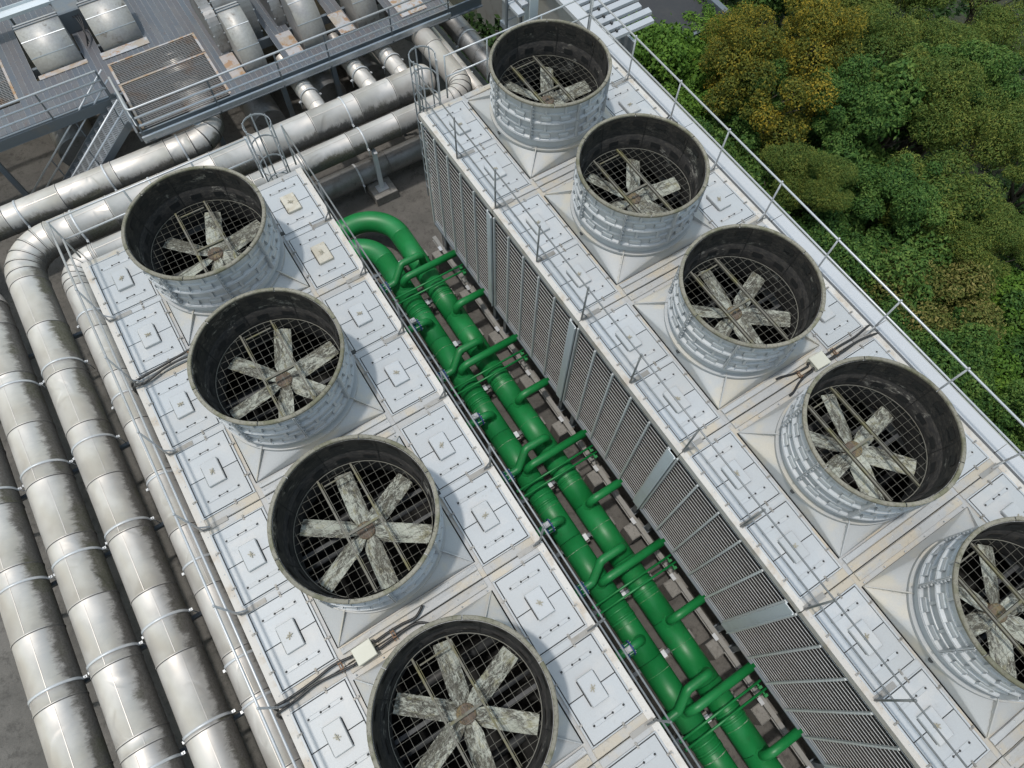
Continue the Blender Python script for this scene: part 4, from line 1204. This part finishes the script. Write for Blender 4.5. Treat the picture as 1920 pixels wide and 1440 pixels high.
# railing on the walkway
def wrail(label, runs, posts):
    w = thing('railing', label, 'railing', (posts[0][0], posts[0][1], PZ))
    o = Vector((posts[0][0], posts[0][1], PZ))
    for pts in runs: MB().tube([Vector(p) - o for p in (bend(pts, 0.15, 5) if len(pts) > 2 else pts)], 0.036, 10).build('rail', M['galv_bright'], w)
    for x, y in posts:
        MB().box(x - o.x - 0.03, x - o.x + 0.03, y - o.y - 0.006, y - o.y + 0.006, -0.36, 1.08).build('post', M['steelblue'], w)
wrail('walkway railing along the long right edge above the three silver branch pipes', [[(XS + 0.05, 8.7, PZ + h), (XS + 0.05, YR - 0.2, PZ + h), (XE, YR - 0.2, PZ + h)] for h in (1.08, 0.72, 0.38)], [(XS + 0.1, YR - 0.2)] + [(x, YR - 0.2) for x in (-1.15, 1.3, 3.2, 5.8, 8.25)] + [(XS + 0.05, 8.6)])
wrail('walkway railing along the left edge before the stair', [[(-16, YL - 0.12, PZ + h), (-4.2, YL - 0.12, PZ + h)] for h in (1.08, 0.72, 0.38)], [(x, YL - 0.12) for x in (-6.25, -9.2, -12.2, -4.2)])
# stair
s = thing('steel_stair', 'steel stair with grating treads going down from the walkway behind the silver pipe', 'stair', (-8.4, 8.8, GZ))
sx0, sx1 = 0.15, 4.35; sz1 = PZ - GZ
for yy in (-1.12, 0.42):
    mb = MB(); a_, b_ = Vector((sx0, yy, 0.0)), Vector((sx1, yy, sz1))
    mb.bar(a_, b_, 0.05, 0.26); mb.build('stringer', M['steelblue'], s)
tr = None
for k in range(16):
    f = (k + 0.6) / 16; p = (sx0 + (sx1 - sx0) * f, 0, sz1 * f)
    if tr is None:
        mb = MB()
        for j in range(7): mb.box(-0.13 + j * 0.042, -0.118 + j * 0.042, -1.09, 0.39, -0.02, 0.012)
        for j in range(16): mb.box(-0.13, 0.14, -1.08 + j * 0.098, -1.072 + j * 0.098, -0.012, 0.006)
        tr = mb.build('tread', M['galv'], s, p)
    else: inst(tr, parent=s, loc=p)
for yy in (-1.17, 0.47):
    for h in (1.02, 0.6):
        MB().tube([(sx0 - 0.4, yy, h - 0.32), (sx1 + 0.05, yy, sz1 + h)], 0.034, 8).build('handrail', M['galv_bright'], s)
    for f in (0.25, 0.6, 0.95): MB().box(sx0 + (sx1 - sx0) * f - 0.02, sx0 + (sx1 - sx0) * f + 0.02, yy - 0.02, yy + 0.02, sz1 * f, sz1 * f + 1.0).build('post', M['steelblue'], s)

# ------------------------------------------------------------------ hoods and fans on the walkway
def hood(name, label, x0, x1, y0, depth, h, mat='hood', lipz=0.0):
    t = thing(name, label, 'duct hood', ((x0 + x1) / 2, y0, PZ))
    w = (x1 - x0) / 2; n = 16
    mb = MB(); prof = []
    for k in range(n + 1):
        a = math.pi / 2 * k / n
        prof.append((depth * (1 - math.cos(a)) , h * math.sin(a)))
    prof = [(0.0, -0.9)] + prof + [(depth * 1.0 + 0.25, h)]
    acc = 0
    for i, (p, z) in enumerate(prof): mb.add((-w, p, z)); mb.add((w, p, z))
    for i in range(len(prof) - 1):
        v0 = 0.16 - 0.33 * i / len(prof); v1 = 0.16 - 0.33 * (i + 1) / len(prof)
        mb.face((2 * i, 2 * i + 1, 2 * i + 3, 2 * i + 2), 0 < i < len(prof) - 2, ((0, v0), (2 * w, v0), (2 * w, v1), (0, v1)))
    m = len(prof)
    left = [2 * i for i in range(m)]; right = [2 * i + 1 for i in range(m)]
    bl = mb.add((-w, depth + 0.25, -0.9)); brr = mb.add((w, depth + 0.25, -0.9))
    mb.face(left + [bl], False, ((0, 0.05),) * (m + 1)); mb.face((right + [brr])[::-1], False, ((0, 0.05),) * (m + 1))
    mb.face((left[-1], right[-1], brr, bl), False, ((0, .05),) * 4)
    mb.build('hood_shell', M[mat], t, uv=True)
    MB().box(-w - 0.03, w + 0.03, depth - 0.02, depth + 0.02, h - 0.02, h + 0.035).box(-w - 0.03, w + 0.03, depth + 0.12, depth + 0.15, h - 0.02, h + 0.03).build('rib', M['steelblue'], t)
    for k in (1, 2):
        a = math.pi / 2 * k / 3
        MB().obox((0, depth * (1 - math.cos(a)) - 0.004, h * math.sin(a) + 0.002), (1, 0, 0), (0, math.sin(a), math.cos(a)), (0, -math.cos(a), math.sin(a)), w, 0.012, 0.006).build('seam', M['galv'], t)
    return t
hood('duct_hood', 'wide silver duct hood at the upper left, a curved crease across its top', -5.98, -4.46, 11.6, 1.15, 1.0)
hood('duct_hood', 'wide silver duct hood with an orange stain, nearer the open grating', -3.68, -2.18, 11.65, 1.15, 1.0)
hood('duct_hood', 'narrow curved silver hood with rust patch, left of three narrow hoods', 0.36, 1.18, 7.95, 1.35, 1.45)
hood('duct_hood', 'narrow curved silver hood in the middle of three narrow hoods', 2.72, 3.66, 8.02, 1.35, 1.45)
hood('duct_hood', 'narrow curved silver hood at the right of three narrow hoods', 4.95, 5.85, 8.05, 1.35, 1.45)
def fanbox(label, x0, x1, y0, y1, h):
    t = thing('fan_housing', label, 'fan housing', ((x0 + x1) / 2, y0, PZ - 0.9))
    w = (x1 - x0) / 2; n = 12; prof = [(0.35, 0.0), (0.0, 0.5)]
    for k in range(n + 1):
        a = math.pi / 2 * k / n; prof.append((0.9 * (1 - math.cos(a)), 0.9 + h * math.sin(a)))
    prof += [(y1 - y0, 0.9 + h), (y1 - y0, 0.0)]
    MB().prism(prof, 'x', -w, w).build('housing', M['clad_dull'], t)
    mb = MB()
    for k in range(0, n + 1, 2):
        a = math.pi / 2 * k / n
        for sg in (-1, 1): mb.box(sg * w - 0.03, sg * w + 0.03, 0.9 * (1 - math.cos(a)) - 0.015, 0.9 * (1 - math.cos(a)) + 0.015, 0.9 + h * math.sin(a) - 0.02, 0.9 + h * math.sin(a) + 0.02)
    mb.build('rivet', M['galv'], t)
fanbox('dark riveted fan housing behind the rust patched narrow hood', -0.05, 0.34, 9.2, 12.2, 1.3)
fanbox('dark riveted fan housing left of the middle narrow hood', 2.3, 2.70, 9.5, 12.2, 1.2)
fanbox('wide dull fan housing at the top behind the narrow hoods', 0.4, 1.7, 9.6, 12.4, 1.6)
fanbox('wide dull fan housing at the top right of the narrow hoods', 2.9, 4.0, 9.7, 12.4, 1.6)
def plate(label, x0, x1, y0, y1):
    o = MB().bevbox(-(x1 - x0) / 2, (x1 - x0) / 2, -(y1 - y0) / 2, (y1 - y0) / 2, 0, 0.02, 0.006).build('cover_plate', M['rustplate'], None, ((x0 + x1) / 2, (y0 + y1) / 2, PZ + 0.010))
    tag(o, label, 'plate')
plate('rusty cover plate on the walkway, left of the rust patched narrow hood', -0.22, 0.30, 7.78, 9.1)
plate('pale cover plate on the walkway with two rust spots, left of the middle narrow hood', 2.0, 2.58, 7.8, 9.1)
plate('pale cover plate on the walkway left of the right narrow hood', 4.15, 4.75, 7.86, 9.1)
plate('wide pale rusty cover plate at the right end of the walkway', 6.55, 7.65, 7.5, 8.7)
plate('rusty strip along the foot of the hood with a crease', -6.1, -4.35, 11.28, 11.5)
plate('rusty strip along the foot of the hood with an orange stain', -3.86, -2.1, 11.12, 11.5)
# dark machines below the walkway
def chiller(label, x, y, L, r, ax='y'):
    t = thing('chiller', label, 'machine', (x, y, GZ))
    pts = [(0, 0, 1.0), (0, L, 1.0)] if ax == 'y' else [(0, 0, 1.0), (L, 0, 1.0)]
    MB().tube(pts, r, 24).build('shell', M['clad_dull'], t)
    MB().bevbox(-0.5, 0.5, 0.1, L - 0.1, 0, 0.25, 0.02).build('plinth', M['pier'], t) if ax == 'y' else MB().bevbox(0.1, L - 0.1, -0.5, 0.5, 0, 0.25, 0.02).build('plinth', M['pier'], t)
chiller('dull round tank on a pale plinth under the left walkway, behind the stair', -6.3, 10.0, 4, 0.75)
chiller('dark tank under the walkway behind the left silver branch pipe', 0.4, 7.6, 5, 0.65)
chiller('dark tank under the walkway between the silver branch pipes', 3.1, 7.7, 5, 0.65)
chiller('dark tank under the walkway beside the right silver branch pipe', 5.0, 7.8, 5, 0.6)
# cable tray and cables at the upper left
t = thing('cable_tray', 'pale blue cable tray across the upper left corner', 'cable tray', (-9, 14.2, PZ + 0.7))
MB().box(-5, 7.0, -0.25, 0.25, 0, 0.02).box(-5, 7, -0.27, -0.25, 0, 0.12).box(-5, 7, 0.25, 0.27, 0, 0.12).build('tray', M['steelchannel'], t)
for x in (-3, 0, 3, 6): MB().box(x - 0.04, x + 0.04, -0.04, 0.04, -0.7, 0).build('leg', M['steelblue'], t)
for i in range(3):
    cable(['first', 'second', 'third'][i] + ' dark cable hanging from the tray beside the creased hood', [(-4.6 + .12 * i, 14.0, PZ + .75), (-4.2 + .1 * i, 13.4, PZ + .5), (-3.95 + .07 * i, 12.8, PZ + .6), (-3.98 - .06 * i, 12.2 - .1 * i, PZ + .1)], 0.02)
tag(MB().bevbox(-0.45, 0.45, -0.5, 0.5, 0, 0.8, 0.04).build('motor_box', M['steelblue'], None, (-4.05, 13.6, PZ + 0.0)), 'blue grey motor box between the two wide hoods', 'motor')

# ------------------------------------------------------------------ column, cable ladder and fin screen at the far right corner
t = thing('steel_column', 'tall blue grey steel column behind the farthest right drum', 'column', (8.72, 2.0, GZ))
MB().box(-0.16, 0.16, -0.16, -0.13, 0, 7.2).box(-0.16, 0.16, 0.13, 0.16, 0, 7.2).box(-0.02, 0.02, -0.13, 0.13, 0, 7.2).build('column_body', M['steelchannel'], t)
t = thing('cable_ladder', 'dark cable ladder with rungs standing left of the steel column', 'cable ladder', (8.25, 2.3, GZ))
for s_ in (-0.28, 0.28): MB().box(s_ - 0.03, s_ + 0.03, -0.05, 0.05, 0, 7.0).build('side_rail', M['steelblue'], t)
rg = None
for k in range(20):
    if rg is None: rg = MB().box(-0.25, 0.25, -0.02, 0.02, 0, 0.05).build('rung', M['galv'], t, (0, 0, 0.4))
    else: inst(rg, parent=t, loc=(0, 0, 0.4 + 0.33 * k))
t = thing('frame_support', 'pale steel frame beside the far left side of the farthest right tower', 'support', (7.9, 1.3, GZ))
MB().box(-0.05, 0.05, -0.07, 0.07, 0, 4.6).build('post', M['steelchannel'], t); MB().box(-0.05, 0.05, -1.7, 0.3, 4.602, 4.7).build('arm', M['galv_bright'], t)
t = thing('fin_screen', 'white screen of stepped horizontal fins beyond the far end of the coping', 'screen', (10.9, 1.8, -4))
MB().box(-1.0, 1.0, -0.1, 4, 0, 0.2).box(-0.9, -0.8, -1.9, 4, 0.2, 3.0).box(0.6, 0.7, -1.9, 4, 0.2, 2.6).build('frame', M['galv'], t)
for k in range(14):
    off = 0.16 * (k % 2) + 0.012 * k
    fin = MB().prism([(-0.11, 0.0), (0.09, 0.03), (0.11, 0.12), (-0.09, 0.09)], 'x', -1.0, 1.12 - 0.10 * abs(8 - k) * 0 + off)
    o = fin.build('fin', M['whitefin'], t, (0, -2.0 + 0.36 * k, 3.25 + 0.02 * k))
for k in range(10):
    MB().box(0.0, 0.06, -0.05, 0.05, 0, 0.06).build('fin_bolt', M['gasket'], t, (-0.3 + 0.05 * (k % 2), -1.9 + 0.36 * k, 3.37 + 0.02 * k))
for k in range(4):
    MB().prism([(-0.12, 0.0), (0.12, 0.0), (0.12, 0.1), (-0.12, 0.1)], 'y', 0.5 + 0.3 * k, 7).build('long_fin', M['whitefin'], t, (-2.75 + 0.33 * k, -0.6, 3.7))
# dark low roof seen above the bright tree
t = thing('low_building', 'low dark flat roof with a pale edge above the bright green tree', 'building', (19.5, 8.0, -14.5))
MB().box(-4.2, 2.6, -3.1, 9, 0, 6.4).build('wall', M['wall'], t)
MB().box(-4.4, 2.8, -3.3, 9.2, 6.41, 6.6).build('roof', M['roofdark'], t)
MB().box(2.55, 2.85, -3.35, 9.2, 6.61, 6.9).box(-4.4, 2.54, -3.35, -3.2, 6.61, 6.72).build('parapet', M['steelblue'], t)

# ------------------------------------------------------------------ trees
import numpy as np
rng = np.random.default_rng(11)
def crown_mesh(name, mat, nlobe, nleaf, ll, lw, flat, lobe_r, droop, clump=0.35):
    # lobes spread over the upper part of a squashed ball of radius 1.8
    R = 1.8
    C, S, V = [], [], []
    for k in range(nlobe):
        while True:
            d = rng.normal(size=3); d /= np.linalg.norm(d)
            if d[2] > -0.35: break
        q = R * (0.45 + 0.5 * rng.random() ** 0.5)
        C.append(d * np.array([1, 1, flat]) * q * (0.75 + 0.45 * rng.random())); S.append(lobe_r * (0.45 + 1.0 * rng.random() ** 1.4)); V.append(rng.random())
    C = np.array(C); S = np.array(S); V = np.array(V)
    w = S ** 2 / (S ** 2).sum()
    li = rng.choice(nlobe, nleaf, p=w)
    d = rng.normal(size=(nleaf, 3)); d[:, 2] = d[:, 2] * 0.9 + 0.25
    d /= np.linalg.norm(d, axis=1)[:, None]
    rr = 0.66 + 0.42 * rng.random(nleaf) ** 0.6 + np.where(rng.random(nleaf) < 0.10, 0.35 * rng.random(nleaf), 0.0)
    # small clumps on each lobe
    ang = np.sin(d[:, 0] * 9 + li * 1.7) * np.sin(d[:, 1] * 9 + li * 2.3) * np.sin(d[:, 2] * 8 + li)
    rr *= 1 + 0.16 * ang
    P = C[li] + d * (S[li] * rr)[:, None] * np.array([1, 1, 0.8])
    nrm = d * 0.7 + rng.normal(size=(nleaf, 3)) * 0.55 + np.array([0, 0, 0.45])
    nrm /= np.linalg.norm(nrm, axis=1)[:, None]
    t = rng.normal(size=(nleaf, 3)) + d * 0.5 + np.array([0, 0, -droop])
    t -= nrm * (t * nrm).sum(1)[:, None]; t /= np.linalg.norm(t, axis=1)[:, None]
    b = np.cross(nrm, t)
    L = ll * (0.6 + 0.8 * rng.random(nleaf))[:, None]; W = lw * (0.7 + 0.6 * rng.random(nleaf))[:, None]
    v = np.empty((nleaf, 4, 3))
    v[:, 0] = P - t * L * 0.5; v[:, 1] = P + b * W * 0.5 - nrm * W * 0.15; v[:, 2] = P + t * L * 0.5; v[:, 3] = P - b * W * 0.5 - nrm * W * 0.15
    me = bpy.data.meshes.new(name)
    me.vertices.add(nleaf * 4); me.loops.add(nleaf * 4); me.polygons.add(nleaf)
    me.vertices.foreach_set('co', v.ravel())
    me.loops.foreach_set('vertex_index', np.arange(nleaf * 4, dtype=np.int32))
    me.polygons.foreach_set('loop_start', np.arange(0, nleaf * 4, 4, dtype=np.int32))
    at = me.attributes.new('leafmix', 'FLOAT', 'FACE')
    mixv = np.clip(clump * V[li] + (1 - clump) * rng.random(nleaf) + 0.25 * ang, 0, 1)
    at.data.foreach_set('value', mixv.astype(np.float32))
    me.materials.append(mat)
    me.update(); me.validate()
    return me
KIND = {
 'bright': dict(nlobe=26, nleaf=15000, ll=0.135, lw=0.075, flat=0.75, lobe_r=0.62, droop=0.2),
 'dark': dict(nlobe=30, nleaf=19000, ll=0.125, lw=0.062, flat=0.85, lobe_r=0.52, droop=0.5),
 'olive': dict(nlobe=34, nleaf=26000, ll=0.095, lw=0.034, flat=0.7, lobe_r=0.48, droop=0.1),
 'yellow': dict(nlobe=34, nleaf=22000, ll=0.09, lw=0.042, flat=0.75, lobe_r=0.46, droop=0.1),
 'tan': dict(nlobe=26, nleaf=17000, ll=0.11, lw=0.05, flat=0.75, lobe_r=0.52, droop=0.2),
}
CR = {k: [crown_mesh('crown_%s' % k, LEAF[k], **v) for _ in range(3 if k in ('dark', 'olive') else 2)] for k, v in KIND.items()}
def trunk_mesh():
    mb = MB()
    mb.tube([(0, 0, 0), (0.06, 0.02, 2.0), (0.0, 0.08, 4.0), (0.05, 0.0, 5.4)], [0.20, 0.16, 0.13, 0.09], 8)
    for k in range(6):
        a = k * 1.05 + 0.3
        mb.tube([(0.03, 0.04, 3.6 + 0.25 * k), (0.6 * math.cos(a), 0.6 * math.sin(a), 4.5 + 0.2 * k), (1.15 * math.cos(a + .2), 1.15 * math.sin(a + .2), 5.3 + 0.2 * k)], [0.08, 0.05, 0.02], 6)
    o = mb.build('trunk', M['bark'])
    me = o.data; bpy.data.objects.remove(o)
    return me
TRK = trunk_mesh()
TREES = [
('bright',17.12,3.75,-7.5,2.30,'big bright green tree beside the far end of the coping, below the dark flat roof'),
('bright',16.82,1.24,-7.5,1.41,'bright green tree behind the second far railing post, under the big bright one'),
('dark',17.05,-0.82,-8.2,1.64,'dark green tree between the bright green tree and the yellow flowering trees'),
('dark',14.92,-1.80,-8.2,1.37,'small dark green tree close to the coping beside the farthest towers'),
('yellow',22.48,0.18,-5.0,1.69,'orange yellow flowering tree at the top edge, upper right of the largest yellow tree'),
('yellow',19.42,-0.74,-5.0,2.06,'largest orange yellow flowering tree in the wood'),
('yellow',19.14,1.25,-5.0,1.33,'small yellow flowering tree at the upper left of the largest yellow tree'),
('olive',25.79,-1.43,-5.5,2.19,'olive tree at the top edge right of the yellow flowering trees'),
('olive',27.81,-3.23,-5.5,2.06,'olive tree second from the upper right corner along the top edge'),
('olive',30.61,-3.75,-5.5,1.86,'olive tree in the upper right corner of the view'),
('olive',22.81,-2.82,-5.5,1.66,'olive tree directly right of the largest yellow tree'),
('olive',24.49,-5.08,-5.5,2.07,'broad olive tree right of the dark leafy tree in the upper wood'),
('olive',25.94,-7.17,-5.5,2.04,'broad olive tree at the right edge above the largest olive crown'),
('dark',23.31,-3.53,-8.2,2.27,'deep green leafy tree low in the middle of the upper wood'),
('olive',17.08,-4.55,-5.5,1.44,'small olive tree below the largest yellow tree'),
('dark',21.35,-3.41,-7.0,1.30,'dark green tree between the largest yellow tree and the broad olive trees'),
('olive',21.51,-8.65,-5.5,2.64,'largest olive crown at the right middle of the wood'),
('olive',21.46,-11.26,-5.5,1.56,'olive tree at the right edge just nearer than the largest olive crown'),
('dark',19.98,-6.91,-8.2,2.13,'large dark green tree left of the largest olive crown'),
('dark',17.10,-5.47,-8.2,1.78,'dark green tree close to the coping beside the second right drum'),
('dark',21.06,-9.50,-8.2,1.97,'dark green tree below the largest olive crown'),
('tan',18.41,-12.00,-6.5,1.76,'tan flowering tree right of the railing, brightest tan crown of the wood'),
('dark',18.05,-9.77,-8.2,1.70,'dark green tree close to the coping beside the third right drum'),
('bright',20.90,-13.21,-7.5,1.63,'bright green tree at the right edge beside the tan flowering tree'),
('dark',16.99,-12.24,-8.2,1.63,'shaded dark tree between the railing and the tan flowering tree'),
('bright',17.72,-15.46,-7.5,1.72,'bright green tree at the right edge below the dark gap in the wood'),
('dark',16.51,-14.32,-8.2,1.38,'dark green tree behind the railing beside the fourth right drum'),
('dark',15.88,-15.92,-8.2,1.34,'dark green tree close to the coping where the railing leaves the view'),
('dark',16.75,-17.25,-7.5,1.11,'small green tree nearest the right edge end of the railing'),
('dark',19.98,1.77,-8.2,1.48,'dark green tree between the bright green tree and the small yellow tree'),
('dark',20.11,-7.79,-6.8,1.21,'small dark green tree at the left side of the largest olive crown'),
('dark',19.52,0.09,-8.2,1.21,'small dark tree shaded under the largest yellow tree'),
('olive',17.31,-6.08,-5.5,1.21,'small olive tree above the dark trees beside the second right drum'),
('bright',21.60,5.21,-7.5,1.53,'bright green tree at the top edge right of the dark flat roof'),
('dark',26.84,-5.26,-6.6,1.33,'small dark tree between the two broad olive trees at the right'),
('dark',25.80,-3.73,-8.2,1.46,'dark tree deep between the olive trees of the upper wood'),
('dark',17.30,-7.81,-8.2,1.51,'dark green tree behind the railing between the second and third right drums'),
('olive',25.24,-10.00,-5.5,1.65,'olive tree partly beyond the right edge beside the largest olive crown'),
('dark',25.05,-12.88,-8.2,1.74,'dark tree beyond the right edge level with the tan tree'),
('dark',21.36,-15.50,-8.2,1.83,'dark tree beyond the right edge level with the fourth right drum'),
('olive',26.63,2.36,-5.5,2.18,'olive tree beyond the top edge behind the yellow trees'),
('olive',30.08,0.73,-5.5,2.19,'olive tree beyond the top edge near the upper right'),
('dark',26.75,6.47,-8.2,2.18,'dark tree beyond the top edge behind the dark roof'),
('olive',33.58,-0.92,-5.5,2.21,'olive tree beyond the upper right corner'),
]
FILL = [(12.2, 1.6), (13.0, -3.6), (13.4, -6.2), (13.6, -8.9), (13.8, -11.3), (13.7, -13.6), (13.9, -16.2), (15.6, 3.9)]
NTH = ['first', 'second', 'third', 'fourth', 'fifth', 'sixth', 'seventh']
for i, (x, y) in enumerate(FILL):
    TREES.append(('bright' if i == 7 else 'dark', x, y, -9.3 if i < 7 else -7.8, 1.7, (NTH[i] + ' low dark tree from the far end, close along the coping') if i < 7 else 'bright green tree touching the white fin screen'))
for i, (kd, x, y, zc, r, lab) in enumerate(TREES):
    gz = -13.6
    t = thing('tree', lab, 'tree', (x, y, gz), rng.random() * 6.28, 'trees of the wood beside the towers')
    if kd == 'dark': zc += 0.9
    zc += rng.random() * 1.6 - 0.6
    k = r * (1.0 if kd == 'olive' else (1.35 if kd == 'dark' else 1.22)) / 1.8
    cr = bpy.data.objects.new('crown', CR[kd][i % len(CR[kd])]); col.objects.link(cr); cr.parent = t
    cr.location = (0, 0, zc - gz - 0.75 * r); cr.scale = (k, k, k * (0.95 + 0.2 * rng.random())); cr.rotation_euler = (0, 0, rng.random() * 6.28)
    tk = bpy.data.objects.new('trunk', TRK); col.objects.link(tk); tk.parent = t
    s_ = (zc - gz - 0.75 * r) / 6.0; tk.scale = (k * 1.0, k * 1.0, s_)
# undergrowth: a closed layer of leaves under the trees
n = 60000
P = np.stack([10.1 + 32 * rng.random(n) ** 1.2, -24 + 40 * rng.random(n), np.zeros(n)], 1)
P[:, 2] = -12.3 + 0.9 * np.sin(P[:, 0] * 1.3 + 0.5) * np.sin(P[:, 1] * 1.1) + 0.5 * np.sin(P[:, 0] * 2.9 + P[:, 1] * 2.3) + rng.normal(size=n) * 0.25 + 1.2 * np.exp(-(P[:, 0] - 10) / 2.0)
nrm = rng.normal(size=(n, 3)) * 0.6 + np.array([0, 0, 1.0]); nrm /= np.linalg.norm(nrm, axis=1)[:, None]
tt = rng.normal(size=(n, 3)); tt -= nrm * (tt * nrm).sum(1)[:, None]; tt /= np.linalg.norm(tt, axis=1)[:, None]
bb = np.cross(nrm, tt)
L = (0.14 + 0.14 * rng.random(n))[:, None]; W = L * 0.5
v = np.empty((n, 4, 3)); v[:, 0] = P - tt * L; v[:, 1] = P + bb * W; v[:, 2] = P + tt * L; v[:, 3] = P - bb * W
me = bpy.data.meshes.new('undergrowth')
me.vertices.add(n * 4); me.loops.add(n * 4); me.polygons.add(n)
me.vertices.foreach_set('co', v.ravel()); me.loops.foreach_set('vertex_index', np.arange(n * 4, dtype=np.int32)); me.polygons.foreach_set('loop_start', np.arange(0, n * 4, 4, dtype=np.int32))
at = me.attributes.new('leafmix', 'FLOAT', 'FACE'); at.data.foreach_set('value', rng.random(n).astype(np.float32))
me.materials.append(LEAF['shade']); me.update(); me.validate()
o = bpy.data.objects.new('undergrowth', me); col.objects.link(o)
tag(o, 'dark green undergrowth covering the ground between the trees', 'undergrowth', kind='stuff')

# every cleat was left turned its own way; a few hatches are of older cream board
for o in list(bpy.data.objects):
    if o.name.split('.')[0] == 'cleat': o.rotation_euler = (0, 0, random.random() * 3.1)
    if o.name.split('.')[0] == 'hatch' and random.random() < 0.04:
        o.data = o.data.copy(); o.data.materials[0] = M['hatchcream']
